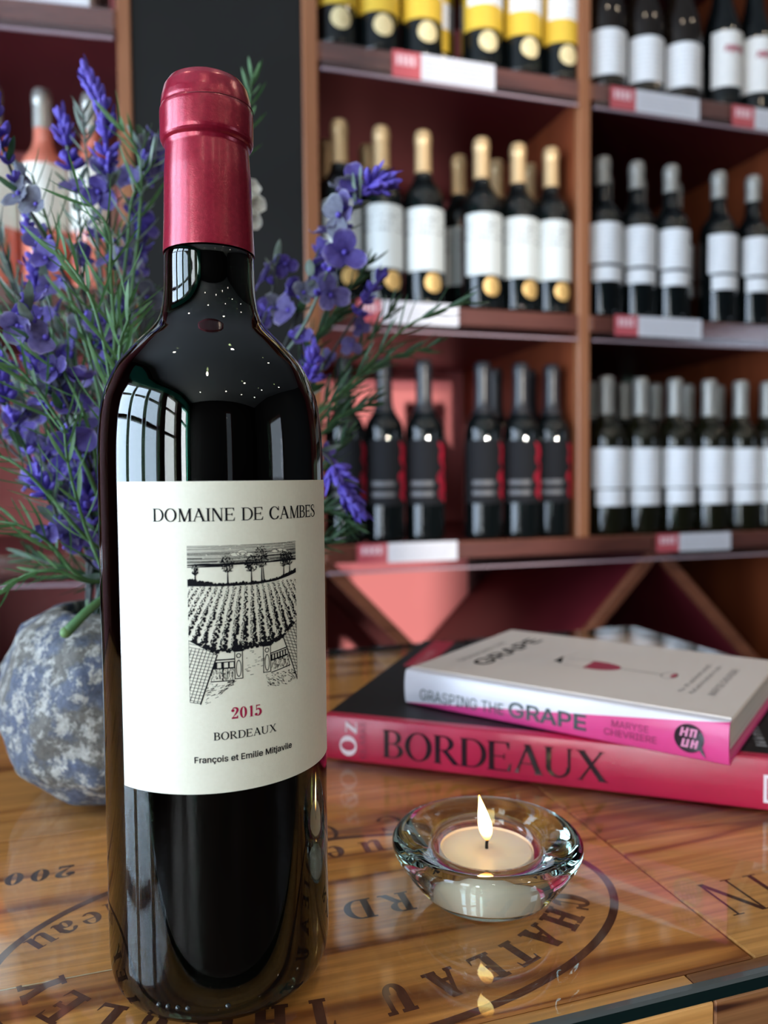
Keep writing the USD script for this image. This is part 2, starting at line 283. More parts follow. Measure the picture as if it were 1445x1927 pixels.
    if c in 'un':
        g = U([sbox(0.1, 0.15, 0.1 + w, 0.66), sbox(0.02, 0.62, 0.12, 0.66), brush([(0.1 + w / 2, 0.2), (0.2, 0.05), (0.36, 0.03), (0.48, 0.14)], [w, w * .9, h * 1.5, h], 12), sbox(0.48, 0.02, 0.48 + w, 0.66), sbox(0.40, 0.62, 0.5, 0.66), sbox(0.48, 0, 0.56 + w, 0.05)])
        return (g if c == 'u' else affinity.rotate(g, 180, origin=(0.36, 0.33))), 0.72
    if c == 'z': return U([sbox(0.05, 0.6, 0.5, 0.66), sbox(0.04, 0, 0.52, 0.06), bar((0.1, 0.02), (0.44, 0.64), w)]), 0.56
    raise KeyError(c)
def serif_text(text, height, track=0.06, **kw):
    x, out = 0.0, []
    for c in text:
        g, adv = serif_glyph(c, **kw)
        if not g.is_empty: out.append(affinity.translate(g, x, 0))
        x += adv + (track if c != ' ' else 0)
    return affinity.scale(unary_union(out), height, height, origin=(0, 0))
def tri(shape):
    ms = []
    for g in getattr(shape, 'geoms', [shape]):
        if g.geom_type == 'Polygon' and g.area > 1e-14:
            v, f = trimesh.creation.triangulate_polygon(g, engine='earcut')
            if len(f): ms.append(trimesh.Trimesh(np.c_[v, np.zeros(len(v))], f, process=False))
    m = cat(*ms); n = m.face_normals[:, 2] < 0
    m.faces[n] = m.faces[n][:, ::-1]
    return m
def sans(text, height, bold=False):
    m = meshkit.text_mesh(text, height, 0.001, bold)
    f = m.faces[(np.abs(m.vertices[m.faces][:, :, 2] - 0.001) < 1e-7).all(1)]
    m = trimesh.Trimesh(m.vertices.copy(), f, process=False); m.vertices[:, 2] = 0; m.remove_unreferenced_vertices()
    return m
def fit_width(m, width):
    lo, hi = m.bounds[0][0], m.bounds[1][0]; m = m.copy(); m.vertices[:, 0] = (m.vertices[:, 0] - lo) * width / (hi - lo); return m
def place2d(m, origin, ex, ey):
    """a flat drawing (x, y) laid at origin along the unit vectors ex, ey, facing ex x ey"""
    v = np.asarray(origin, float) + np.outer(m.vertices[:, 0], ex) + np.outer(m.vertices[:, 1], ey)
    return trimesh.Trimesh(v, m.faces, process=False)
def wrap(m, R, a0=0.0, z0=0.0, maxedge=0.0016):
    """a flat drawing in metres (x along the girth from the bottle's front, y up) bent round a bottle of radius R"""
    v, f = trimesh.remesh.subdivide_to_size(m.vertices, m.faces, maxedge, max_iter=12)
    p = (v[:, 0] + a0) / R - np.pi / 2
    return trimesh.Trimesh(np.c_[R * np.cos(p), R * np.sin(p), v[:, 1] + z0], f, process=False)

# ------------------------------------------------------------------ the room
ROOM_M = np.eye(4); ROOM_M[:3, 0] = SU; ROOM_M[:3, 1] = SN; ROOM_M[:3, 3] = SP
def room(*b): return T(bx(*b), ROOM_M)
s0, s1, d0, d1 = ROOM['s0'], ROOM['s1'], ROOM['d0'], ROOM['d1']
struct('floor', room(s0 - .2, s1 + .2, d0 - .2, d1 + .2, FLOOR - .1, FLOOR), FLOORM, label='dark brown shop floor')
struct('ceiling', room(s0 - .2, s1 + .2, d0 - .2, d1 + .2, CEIL, CEIL + .1), CEILM, label='grey shop ceiling with downlights')
struct('wall_front', room(s0 - .2, s1 + .2, d1, d1 + .1, FLOOR, CEIL), BURGW, label='burgundy wall behind the wine shelves')
BW = (.29, .71, -.12, 1.45)
struct('wall_back', cat(room(s0 - .1, BW[0], d0 - .1, d0, FLOOR, CEIL), room(BW[1], s1 + .2, d0 - .1, d0, FLOOR, CEIL), room(BW[0], BW[1], d0 - .1, d0, FLOOR, BW[2]), room(BW[0], BW[1], d0 - .1, d0, BW[3], CEIL)), DARKWALL, label='dark wall behind the viewer with a narrow glazed panel')
def wall_with_openings(x0, x1, spans, z0, z1):
    e, ms = d0, []
    for a, b in spans:
        ms += [room(x0, x1, e, a, FLOOR, CEIL), room(x0, x1, a, b, FLOOR, z0), room(x0, x1, a, b, z1, CEIL)]; e = b
    return cat(*ms, room(x0, x1, e, d1, FLOOR, CEIL))
struct('wall_left', wall_with_openings(s0 - .1, s0, WINDOWS, *WIN_Z), FRAMEM, label='dark red shopfront wall with tall windows')
RIGHTWIN = [(-3.3, -2.2)]
struct('wall_right', wall_with_openings(s1, s1 + .1, RIGHTWIN, 0.1, 1.1), DARKWALL, label='dark side wall with one far window')
L = UsdLux.RectLight.Define(stage, '/World/daylight_far'); L.CreateWidthAttr(1.1); L.CreateHeightAttr(1.0); L.CreateIntensityAttr(3.0); L.CreateColorAttr(Gf.Vec3f(.7, .82, 1.0))
aim(L, sd(s1 + .16, -2.75, .6), -SU)
def window(n, x, a, b, z0, z1, frame, bars, label, name='window'):
    w = UsdGeom.Xform.Define(stage, f'/World/{name}_{n}'); tag(w, label, None, None, 'structure')
    m = [room(x - .05, x + .04, a, a + .03, z0, z1), room(x - .05, x + .04, b - .03, b, z0, z1), room(x - .05, x + .04, a, b, z0, z0 + .07), room(x - .05, x + .04, a, b, z1 - .07, z1)]
    put('window_frame', cat(*m), frame, w)
    for z in bars: put('glazing_bar', room(x - .035, x + .025, a + .06, b - .06, z - .025, z + .025), frame, w)
    put('pane', room(x - .008, x - .002, a + .05, b - .05, z0 + .05, z1 - .05), PANE, w)
window(1, s0 - .03, *WINDOWS[0], *WIN_Z, TEAL, [1.05], 'shopfront window in a teal frame')
for k in (1, 2, 3, 4): window(k + 1, s0 - .03, *WINDOWS[k], *WIN_Z, FRAMEM, [0.62, 1.05], 'shopfront window with dark red glazing bars')
window(6, s1 + .03, *RIGHTWIN[0], .1, 1.1, FRAMEM, [], 'small window in the far side wall')
w6 = UsdGeom.Xform.Define(stage, '/World/window_7'); tag(w6, 'narrow glazed panel in the back wall', None, None, 'structure')
put('window_frame', cat(room(BW[0], BW[0] + .04, d0 - .06, d0, BW[2], BW[3]), room(BW[1] - .04, BW[1], d0 - .06, d0, BW[2], BW[3]), room(BW[0], BW[1], d0 - .06, d0, BW[2], BW[2] + .04), room(BW[0], BW[1], d0 - .06, d0, BW[3] - .04, BW[3])), FRAMEM, w6)
put('pane', room(BW[0] + .03, BW[1] - .03, d0 - .04, d0 - .034, BW[2] + .03, BW[3] - .03), PANE, w6)
struct('trim_1', cat(room(s0, s0 + .05, d0, 0.0, 1.52, 1.80), room(s0, s0 + .05, d0, d0 + .12, FLOOR, 1.8)), TEAL, label='teal fascia board above the shopfront windows')
LAMPW = M('lamp_glow', {'e': ('emission', {'color': (1.0, 0.86, 0.66), 'strength': 60.0})}, [], 'e.emission')
for k, (s, d) in enumerate([(-1.2, -1.0), (0.1, -1.1), (1.3, -1.0), (2.3, -1.4), (-0.6, -2.4), (0.8, -2.5), (1.9, -2.6), (-1.2, -3.8), (0.2, -3.7), (1.2, -3.9), (2.2, -3.8)]):
    P = sd(s, d, CEIL)
    t = thing('ceiling_light', 'small round recessed downlight in the grey ceiling', 'lamp', P, 0, 'downlights in the ceiling')
    put('bezel', lathe([(.044, -.006), (.062, -.006), (.064, -.001), (.064, 0), (.044, 0), (.044, -.006)], 24), WHITE, t)
    D = UsdLux.DiskLight.Define(stage, str(t.GetPath()) + '/lamp'); D.CreateRadiusAttr(.036); D.CreateIntensityAttr(LAMP); D.CreateColorAttr(Gf.Vec3f(1.0, .83, .62))
    D.AddTranslateOp().Set(Gf.Vec3d(0, 0, -.004))

# ------------------------------------------------------------------ shelving
def Z(z): return z - FLOOR
SHELF_Z = [1.286, 0.872, 0.459, 0.055]; SH_T = 0.030
def shelf_board(unit, x0, x1, z, depth=0.56):
    b = put('shelf', bx(x0, x1, .016, depth - .012, Z(z - SH_T), Z(z)), BURG, unit)
    put('edge_strip', rbox(x0, x1, 0, .016, Z(z - SH_T), Z(z), .0015), EDGE, b)
    r = put('price_rail', bx(x0 + .004, x1 - .004, -.0045, -.0025, Z(z - SH_T - .014), Z(z) - .001), ACRYL, unit)
    put('rail_lip', rbox(x0 + .004, x1 - .004, -.0065, -.0005, Z(z - SH_T - .0175), Z(z - SH_T - .0140), .001), LIP, r)
def upright(unit, x0, x1, z0, z1, depth=0.56, name='side_panel'):
    p = put(name, bx(x0, x1, .018, depth - .012, Z(z0), Z(z1)), SIDE, unit)
    put('edge_strip', rbox(x0, x1, 0, .018, Z(z0), Z(z1), .002), POST, p)
def lattice(unit, xa, za, xb, zb, depth=0.545, t=0.021, name='lattice_board'):
    L = math.hypot(xb - xa, zb - za); ang = math.degrees(math.atan2(zb - za, xb - xa))
    Mx = tr((xa + xb) / 2, 0, Z((za + zb) / 2)) @ rotm(-ang, [0, 1, 0])
    b = put(name, T(bx(-L / 2, L / 2, .02, depth, -t / 2, t / 2), Mx), BURG, unit)
    put('edge_strip', T(rbox(-L / 2, L / 2, .004, .02, -t / 2, t / 2, .0015), Mx), EDGE, b)
unit = thing('wine_shelf', 'large brown wooden wine shelf with two bays of bottles, right of the black panel', 'shelf', (*SP[:2], FLOOR), A_SH)
upright(unit, -.129, -.104, FLOOR, 1.60); upright(unit, .370, .394, .055, 1.60, name='divider'); upright(unit, .868, .892, FLOOR, 1.60)
for z in SHELF_Z[:3]: shelf_board(unit, -.104, .370, z); shelf_board(unit, .394, .868, z)
shelf_board(unit, -.104, .868, SHELF_Z[3])
put('top_board', rbox(-.104, .868, 0, .56, Z(1.57), Z(1.60)), SIDE, unit)
put('back_panel', bx(-.104, .382, .548, .56, Z(-.66), Z(1.60)), PINK, unit)
put('back_panel', bx(.382, .868, .548, .56, Z(-.66), Z(1.60)), DARKBACK, unit, label='dark burgundy back panel of the right bay')
put('back_strip', T(trimesh.creation.extrude_polygon(Polygon([(-.013, 0), (.013, 0), (.017, .2), (.017, .40), (-.017, .40), (-.017, .2)]), .004), tr(.843, .547, Z(.055)) @ rotm(90, [1, 0, 0])), plain('pale_green_strip', (.26, .38, .31), .4), unit, label='pale green vertical strip on the back panel')
put('plinth', rbox(-.104, .868, .02, .56, 0, Z(-.66)), SIDE, unit)
lattice(unit, -.100, .024, .540, -.640); lattice(unit, .544, .024, -.100, -.640); lattice(unit, .548, .024, .866, -.300); lattice(unit, .866, -.300, .556, -.630)

A_LU = math.radians(11.7); LP = sd(-.391, 0); LU = np.array([math.cos(A_LU), math.sin(A_LU), 0]); LN = np.array([-math.sin(A_LU), math.cos(A_LU), 0])
unit2 = thing('wine_shelf', 'brown wooden wine shelf left of the black panel, behind the flowers', 'shelf', (LP[0], LP[1], FLOOR), A_LU)
upright(unit2, -.020, 0, FLOOR, 1.60, .5); upright(unit2, -.60, -.58, FLOOR, 1.60, .5)
for z in SHELF_Z: shelf_board(unit2, -.58, -.020, z, .5)
put('top_board', rbox(-.58, -.020, 0, .5, Z(1.57), Z(1.60)), SIDE, unit2)
put('back_panel', bx(-.58, -.020, .488, .50, Z(-.66), Z(1.60)), PINK, unit2)
put('plinth', rbox(-.58, -.020, .02, .5, 0, Z(-.66)), SIDE, unit2)
lattice(unit2, -.022, .024, -.576, -.560, .48); lattice(unit2, -.576, .024, -.024, -.560, .48)
panel = put('partition_panel', T(bx(-.390, -.130, .004, .030, FLOOR, CEIL), ROOM_M), BLACKP)
tag(panel, 'tall matt black panel between the two wine shelves', 'panel')

# the white carton on the left shelf
LM = np.eye(4); LM[:3, 0] = LU; LM[:3, 1] = LN; LM[:3, 3] = LP
carton = thing('carton', 'plain white carton standing on the upper left shelf', 'box', LP + LU * -.31 + LN * .10 + np.array([0, 0, .872]), A_LU)
put('body', rbox(-.25, .252, -.09, .13, 0, .17, .002), plain('white_card', (.80, .80, .82), .6), carton)
put('lid', rbox(-.252, .254, -.092, .132, .17, .20, .002), WHITE, carton)

# ------------------------------------------------------------------ bottles on the shelves
def bottle_profile(kind, H, R):
    rn = .0142
    if kind == 'bordeaux':
        p = [(R * .86, 0), (R * .97, .003), (R, .009), (R, .012), (R, H * .55), (R, .58 * H), (R * .985, .61 * H), (R * .88, .655 * H), (R * .62, .70 * H), (R * .46, .735 * H), (rn, .78 * H), (rn * .97, .9 * H), (rn * .97, .935 * H), (rn * 1.06, .938 * H), (rn * 1.06, .965 * H), (rn, .968 * H), (rn * .97, .995 * H), (rn * .8, H)]
    else:
        p = [(R * .86, 0), (R * .97, .003), (R, .009), (R, .012), (R, H * .42), (R * .985, .47 * H), (R * .90, .54 * H), (R * .72, .62 * H), (R * .54, .70 * H), (rn * 1.15, .79 * H), (rn, .86 * H), (rn * .97, .935 * H), (rn * 1.06, .938 * H), (rn * 1.06, .965 * H), (rn, .968 * H), (rn * .97, .995 * H), (rn * .8, H)]
    return np.vstack([[(0, 0.0)], smooth_profile([(r, z + 1e-6 * i) for i, (r, z) in enumerate(p)], 70), [(0, H)]])
def part_profile(pr, z0, z1, off):
    zz = np.linspace(z0, z1, max(2, int((z1 - z0) / .004)))
    q = pr[1:-1]; return np.c_[np.interp(zz, q[:, 1], q[:, 0]) + off, zz]
def patch(R, z0, z1, a0, a1, off=.0004, n=26): return lathe([(R + off, z0), (R + off, z1)], n, (math.radians(a0 - 90), math.radians(a1 - 90)))
def disc_patch(R, z, r, a=0, off=.0005):
    return wrap(tri(Point(0, 0).buffer(r, 16)), R + off, math.radians(a) * R, z, .004)
def make_bottle(label, cat_, group, kind, H, R, glass, cap, capz, extras, loc, rotz):
    t = thing('wine_bottle', label, cat_, loc, rotz, group)
    pr = bottle_profile(kind, H, R)
    put('glass', lathe(pr, 40), glass, t, smooth=50)
    if cap is not None:
        cp = part_profile(pr, capz, H - .0005, .0005)
        put('capsule', lathe(np.vstack([cp, [(0, H + .0004)]]), 32), cap, t, smooth=40)
    extras(t, R)
    return t
ORD = ['leftmost', 'second from left', 'third from left', 'fourth from left', 'fifth from left', 'rightmost']
def row(desc, where, group, ss, d, z, make, jit=5.0, back=False, ords=None):
    first, rr = None, random.Random(len(desc) + int(z * 100))
    for i, s in enumerate(ss):
        o = (ords or ORD)[i] if i < len(ss) - 1 or ords else 'rightmost'
        lab = f'{desc}, {o}, {where}'
        rz = A_SH + math.radians(rr.uniform(-jit, jit)); dd = d + rr.uniform(-.003, .003)
        if first is None: first = make(lab, group, sd(s, dd, z), rz)
        else: dup(first, sd(s, dd, z), rz, lab, group)
    return first
def again(first, desc, where, group, ss, d, z):
    rr = random.Random(len(where))
    for i, s in enumerate(ss):
        o = ORD[i] if i < len(ss) - 1 else 'rightmost'
        dup(first, sd(s, d, z), A_SH + math.radians(rr.uniform(-8, 8)), f'{desc}, {o}, {where}', group)
YELLOW = label_mat('yellow_label', (.66, .43, .035), (.36, .22, .02), .066, .10, .006, .45)
YBAND = label_mat('pale_band_label', (.72, .74, .78), (.2, .25, .4), .108, .14, .009, .6)
PAPER = label_mat('white_label', (.78, .78, .80), (.35, .35, .38), .03, .092, .008, .35)
PAPER2 = label_mat('cream_label_script', (.80, .78, .76), (.4, .4, .42), .045, .09, .006, .35)
PAPER3 = label_mat('white_label_house', (.56, .60, .61), (.07, .08, .10), .118, .158, .011, .75)
PAPER4 = label_mat('white_label_lines', (.70, .71, .74), (.30, .32, .36), .105, .165, .007, .45)
PAPER5 = label_mat('white_label_broad', (.80, .81, .85), (.40, .42, .48), .095, .16, .008, .3)
CHAR = plain('charcoal_label', (.009, .0095, .012), .8, specular_ior_level=.2)
GREYBAND = plain('grey_label_band', (.09, .09, .10), .5)
REDART = noisy('red_label_art', [(.35, (.20, .005, .02)), (.6, (.50, .010, .04))], 90, .5)
def ex_yellow(t, R):
    l = put('label', patch(R, .064, .205, -75, 75), YELLOW, t, smooth=True); put('label_band', patch(R, .104, .150, -60, 60, .0007), YBAND, l, smooth=True)
    put('medallion', disc_patch(R, .042, .0175), CREAMMEDAL, t)
def ex_burg(t, R): put('label', patch(R, .022, .103, -72, 72), PAPER, t, smooth=True)
def ex_script(t, R):
    l = put('label', patch(R, .036, .140, -70, 70), PAPER2, t, smooth=True)
    sc = unary_union([brush([(x, .1 + .006 * math.sin(k * 2.1)), (x + .003, .112), (x + .005, .101)], [.0015, .0025, .0015], 10) for k, x in enumerate(np.linspace(-.021, .018, 8))] + [brush([(-.022, .103), (0, .105), (.023, .106)], [.001, .003, .001], 10)])
    put('script_lettering', wrap(tri(sc), R + .0007, 0, 0, .004), REDINK, l)
def ex_gold(t, R):
    put('label', patch(R, .060, .166, -68, 68), PAPER3, t, smooth=True)
    put('medallion', disc_patch(R, .040, .0165, 12), MEDAL, t)
def ex_grey(t, R):
    put('label', patch(R, .098, .172, -72, 60), PAPER4, t, smooth=True); put('label_strip', patch(R, .066, .092, -60, 66), PAPER4, t, smooth=True)
def ex_black(t, R):
    l = put('label', patch(R, .065, .178, -80, 80), CHAR, t, smooth=True)
    for z in (.098, .080): put('label_band', patch(R, z, z + .008, -55, 12, .0007), GREYBAND, l, smooth=True)
    a = unary_union([brush([(.020, .172), (.030, .158), (.026, .142), (.036, .130)], [.004, .016, .012, .006], 20), brush([(.034, .126), (.024, .112), (.034, .098), (.026, .084), (.036, .072)], [.006, .018, .014, .016, .006], 24)])
    put('label_art', wrap(tri(a), R + .0007, 0, 0, .004), REDART, l)
def ex_olive(t, R):
    put('label', patch(R, .089, .164, -74, 66), PAPER5, t, smooth=True); put('label_strip', patch(R, .056, .086, -62, 70), PAPER5, t, smooth=True)
C = 'bottle'
def mk(kind, H, R, glass, cap, capz, ex): return lambda lab, grp, loc, rz: make_bottle(lab, C, grp, kind, H, R, glass, cap, capz, ex, loc, rz)
mk_yellow = mk('bordeaux', .300, .0365, BLACKGLASS, BLACKCAP, .235, ex_yellow)
mk_burg = mk('burgundy', .298, .0395, BROWNGLASS, BLACKCAP, .235, ex_burg)
mk_script = mk('burgundy', .298, .0370, BLACKGLASS, BLACKCAP, .235, ex_script)
mk_gold = mk('bordeaux', .305, .0360, BLACKGLASS, GOLDCAP, .233, ex_gold)
mk_grey = mk('bordeaux', .300, .0355, BLACKGLASS, GREYCAP, .248, ex_grey)
mk_black = mk('bordeaux', .318, .0350, BLACKGLASS, BLACKCAP, .225, ex_black)
mk_olive = mk('bordeaux', .300, .0370, OLIVEGLASS, GREYCAP, .228, ex_olive)
z1, z2, z3 = SHELF_Z[1:]
f = row('bottle with yellow label and round seal', 'top left shelf', 'yellow-labelled bottles on the top shelf', [-.065, .008, .085, .197, .273, .349], .037, z1, mk_yellow)
dup(f, sd(.142, .125, z1), A_SH, 'yellow-labelled bottle set back in the gap on the top left shelf', 'yellow-labelled bottles on the top shelf')
f = row('slope-shouldered brown bottle with white label', 'top right shelf', 'brown bottles on the top right shelf', [.447, .529, .611], .040, z1, mk_burg, ords=['leftmost', 'middle one of three', 'rightmost of three'])
dup(f, sd(.660, .125, z1), A_SH + .3, 'dark bottle set back in the gap on the top right shelf', 'brown bottles on the top right shelf')
row('dark bottle with red script on white label', 'top right shelf', 'red-script bottles on the top right shelf', [.707, .784], .038, z1, mk_script, ords=['left one of the pair', 'right one of the pair'])
f = row('gold-capped bottle with gold seal', 'front row, middle left shelf', 'gold-capped bottles on the middle shelf', [-.062, .012, .087, .196, .269, .335], .037, z2, mk_gold)
again(f, 'gold-capped bottle half hidden', 'rear row, middle left shelf', 'gold-capped bottles on the middle shelf', [-.066, .008, .186, .262, .332], .116, z2)
f = row('grey-capped bottle with two white labels', 'front row, middle right shelf', 'grey-capped bottles on the middle right shelf', [.443, .517, .591, .703, .784], .037, z2, mk_grey)
again(f, 'grey-capped bottle half hidden', 'rear row, middle right shelf', 'grey-capped bottles on the middle right shelf', [.497, .575, .660], .115, z2)
f = row('black bottle with red-splashed dark label', 'front row, lowest left shelf', 'black bottles on the lowest left shelf', [-.058, .013, .086, .199, .272, .337], .037, z3, mk_black, jit=9)
again(f, 'black bottle half hidden', 'rear row, lowest left shelf', 'black bottles on the lowest left shelf', [.258, .331], .115, z3)
f = row('olive glass bottle with white labels', 'front row, lowest right shelf', 'olive bottles on the lowest right shelf', [.453, .531, .608, .686, .762, .829], .040, z3, mk_olive, jit=3)
again(f, 'olive glass bottle half hidden', 'rear row, lowest right shelf', 'olive bottles on the lowest right shelf', [.468, .546, .620, .697, .773], .120, z3)
ROSE = plain('rose_wine_glass', (.70, .21, .14), .06, coat_weight=1.0)
CREAML = label_mat('cream_label', (.82, .80, .72), (.55, .52, .42), .12, .19, .01, .3)
def ex_rose(t, R): put('label', patch(R, .105, .205, -78, 78), CREAML, t, smooth=True)
rose = None
for i, (x, lab) in enumerate([(-.148, 'rose wine bottle with silver cap, middle one behind the flowers on the left shelf'), (-.222, 'rose wine bottle with silver cap, leftmost at the picture edge on the left shelf'), (-.074, 'rose wine bottle with silver cap, rightmost behind the flower spikes on the left shelf')]):
    P = LP + LU * x + LN * .10 + np.array([0, 0, z2])
    if rose is None: rose = make_bottle(lab, C, 'rose bottles on the left shelf', 'bordeaux', .330, .0362, ROSE, SILVERCAP, .268, ex_rose, P, A_LU)
    else: dup(rose, P, A_LU, lab)

# ------------------------------------------------------------------ price tags in the rails
def price_tag(s_a, s_b, s_c, z0, z1_, label):
    t = thing('price_tag', label, 'price tag', sd(s_a, -.0062, z0), A_SH, 'price tags on the shelf fronts')
    w1, w2, h = s_b - s_a, s_c - s_a, z1_ - z0
    put('red_field', bx(0, w1, -.0010, 0, 0, h), TAGRED, t); put('white_field', bx(w1, w2, -.0010, 0, 0, h), TAGWHITE, t)
    ms = [bx(w1 * q, w1 * (q + .12), -.0014, -.001, h * .45, h * .85) for q in (.14, .32, .5, .68)]
    put('vintage_print', cat(*ms), TAGPINK, t, kind='stuff')
    r2 = random.Random(int(s_a * 1000)); ms = []
    for k in range(4):
        x = w1 + .008
        while x < w2 - .02:
            l = r2.uniform(.006, .016); ms.append(bx(x, x + l, -.0014, -.001, h * (.2 + .17 * k), h * (.2 + .17 * k) + .0022)); x += l + .003
    put('small_print', cat(*ms), TAGGREY, t, kind='stuff')
price_tag(.019, .069, .203, .829, .872, 'red and white price tag under the yellow-labelled bottles')
price_tag(-.045, -.004, .134, .425, .462, 'red and white price tag under the gold-capped bottles, crossed by a green sprig')
price_tag(-.049, .004, .130, .024, .057, 'red and white price tag under the black bottles on the lowest left shelf')
price_tag(.430, .482, .619, .829, .868, 'red and white price tag under the brown slope-shouldered bottles')
price_tag(.694, .745, .860, .829, .868, 'red and white price tag under the red-script bottles')
price_tag(.441, .490, .629, .424, .461, 'red and white price tag under the grey-capped bottles')
price_tag(.534, .583, .701, .022, .056, 'red and white price tag under the olive bottles')

# ------------------------------------------------------------------ table of crate wood under glass
GT = 0.0058                                  # thickness of the glass
ZT = -GT - 0.0004                            # top of the wood
TM = np.eye(4); TM[:3, 0] = TU; TM[:3, 1] = TN; TM[:3, 3] = uw(0, 0, 0)
UL, UR, WB = -.50, .5173, .530
table = thing('table', 'wooden table topped with branded wine-crate boards under a glass sheet', 'table', uw(0, 0, FLOOR), A_TB)
def tb(*b): return T(rbox(*b, .0006), tr(0, 0, -FLOOR))
wl, wm, wd = (.72, .32, .085), (.56, .215, .048), (.27, .085, .020)
W1 = wood('crate_pine', wl, wm, wd, A_TB, (0, 0, 0)); W2 = wood('crate_pine_pale', (.76, .38, .12), (.60, .26, .065), (.33, .115, .03), A_TB, (1.3, .41, .1)); W3 = wood('crate_pine_dark', (.30, .13, .05), (.17, .06, .022), (.05, .014, .007), A_TB, (.7, 1.31, .3), rings=60)
W4 = wood('crate_pine_warm', (.72, .31, .072), (.55, .205, .040), (.27, .082, .018), A_TB, (2.3, .77, .6))
T0 = ZT - .010
for (a, b, c, d, m) in [(UL + .015, .2065, .0155, .0798, W1), (UL + .015, .2065, .0802, .200, W4), (UL + .015, .2065, .2004, .335, W1), (UL + .015, .2065, .3354, WB - .0155, W4),
                        (.2075, UR - .0155, .0155, .110, W2), (.2075, UR - .0155, .1104, .235, W1), (.2075, UR - .0155, .2354, .380, W4), (.2075, UR - .0155, .3804, WB - .0155, W2)]:
    put('crate_board', tb(a, b, c, d, T0, ZT), m, table)
for (a, b, c, d, m) in [(UL, .1768, 0.0, .015, W2), (.1772, UR, 0.0, .015, W3), (UL, UR, WB - .015, WB, W3), (UL, UL + .0148, .0152, WB - .0152, W2), (UR - .0148, UR, .0152, WB - .0152, W3)]:
    put('frame_board', tb(a, b, c, d, T0 - .055, ZT), m, table)
put('under_board', tb(UL + .02, UR - .02, .02, WB - .02, T0 - .02, T0 - .001), W3, table)
for (u, w) in [(UL + .04, .04), (UR - .04, .04), (UL + .04, WB - .04), (UR - .04, WB - .04)]:
    put('leg', T(rbox(u - .025, u + .025, w - .025, w + .025, 0, T0 - .02 - FLOOR, .003), np.eye(4)), W3, table)
BRAND = noisy('branded_lettering', [(.3, (.085, .028, .016)), (.7, (.14, .05, .028))], 150, .75, specular_ior_level=.2)
BRANDK = noisy('black_brand_lettering', [(.3, (.040, .016, .011)), (.7, (.070, .030, .020))], 150, .75, specular_ior_level=.2)
def brand(shape, U, W, rot, mat=BRAND, h=.0, name='brand_lettering'):
    """a letter (unit drawing already scaled) centred on (U, W), turned by rot degrees about the table's normal"""
    b = shape.bounds; g = affinity.rotate(affinity.translate(shape, -(b[0] + b[2]) / 2, -(b[1] + b[3]) / 2), rot, origin=(0, 0))
    m = tri(g); m.vertices += [U, W, ZT + .00008 - FLOOR]; put(name, m, mat, table)
slab = dict(w=.29, h=.115, st=.115, sl=.085)
EC, EA, EB = (.065, .085), .104, .051
word = [('C', -19), ('H', -31.5), ('A', -43.5), ('T', -53.5), ('E', -62.5), ('A', -73), ('U', -83.5), ('T', -98), ('H', -107), ('I', -115), ('E', -121), ('U', -130), ('L', -142), ('E', -156), ('Y', -171)]
for c, a in word:
    r = math.radians(a); U, W = EC[0] + EA * math.cos(r), EC[1] + EB * math.sin(r)
    tx, ty = -EA * math.sin(r), EB * math.cos(r)             # direction of growing angle; the word runs against it
    brand(affinity.scale(serif_glyph(c, **slab)[0], .0120, .0150, origin=(0, 0)), U, W, math.degrees(math.atan2(-ty, -tx)))
ring = affinity.scale(Point(0, 0).buffer(1, 90), .124, .0695).difference(affinity.scale(Point(0, 0).buffer(1, 90), .1205, .0662))
for ringpart in [ring]:
    m = tri(affinity.translate(ring, *EC)); m.vertices[:, 2] += ZT + .00008 - FLOOR; put('brand_ring', m, BRAND, table)
for c, U, W, rot in [('u', -.042, .107, 218), ('a', -.034, .113, 212), ('e', -.0245, .117, 203), ('n', -.0150, .122, 196)]:
    brand(affinity.scale(serif_glyph(c, w=.17, h=.05)[0], .0135, .0135, origin=(0, 0)), U, W, rot)
for c, U in [('2', -.038), ('0', -.0485), ('0', -.059)]: brand(affinity.scale(serif_glyph(c, w=.19, h=.045)[0], .0135, .0105, origin=(0, 0)), U, .1595, 180, BRANDK)
for c, U in [('C', .115), ('O', .080)]: brand(affinity.scale(serif_glyph(c, w=.13, h=.04)[0], .017, .017, origin=(0, 0)), U, .159, 180, BRANDK)
for c, U in [('u', .099), ('e', .081)]: brand(affinity.scale(serif_glyph(c, w=.19, h=.06)[0], .016, .016, origin=(0, 0)), U, .1395, 180)
for c, U in [('R', .095), ('D', .079)]: brand(affinity.scale(serif_glyph(c, w=.21, h=.06, st=.07)[0], .0145, .0140, origin=(0, 0)), U, .0895, 180, BRANDK)
for c, U in [('N', .2285), ('I', .2475)]: brand(affinity.scale(serif_glyph(c, w=.10, h=.05, st=.028)[0], .0235, .0235, origin=(0, 0)), U, .0505, 180, BRANDK)
put('glue_line', T(bx(-.12, .02, .0797, .0803, ZT - .0001, ZT + .00006), tr(0, 0, -FLOOR)), plain('pale_glue', (.6, .42, .22), .5), table)
glass = thing('glass_sheet', 'clear glass sheet with dark green edge lying on the wooden table', 'glass', uw(0, 0, -GT), A_TB)
GLASS = pane_mat('table_glass', (.97, .985, .975), .04, 1.0)
gs = trimesh.Trimesh(np.array([[UL, 0, GT], [UR, 0, GT], [UR, WB, GT], [UL, WB, GT], [UL, 0, 0], [UR, 0, 0], [UR, WB, 0], [UL, WB, 0.]]), np.array([[0, 1, 2], [0, 2, 3], [4, 5, 6], [4, 6, 7]]), process=False)
put('sheet', gs, GLASS, glass)
GEDGE = plain('glass_edge', (.002, .011, .011), .15, ior=1.5)
eg = []
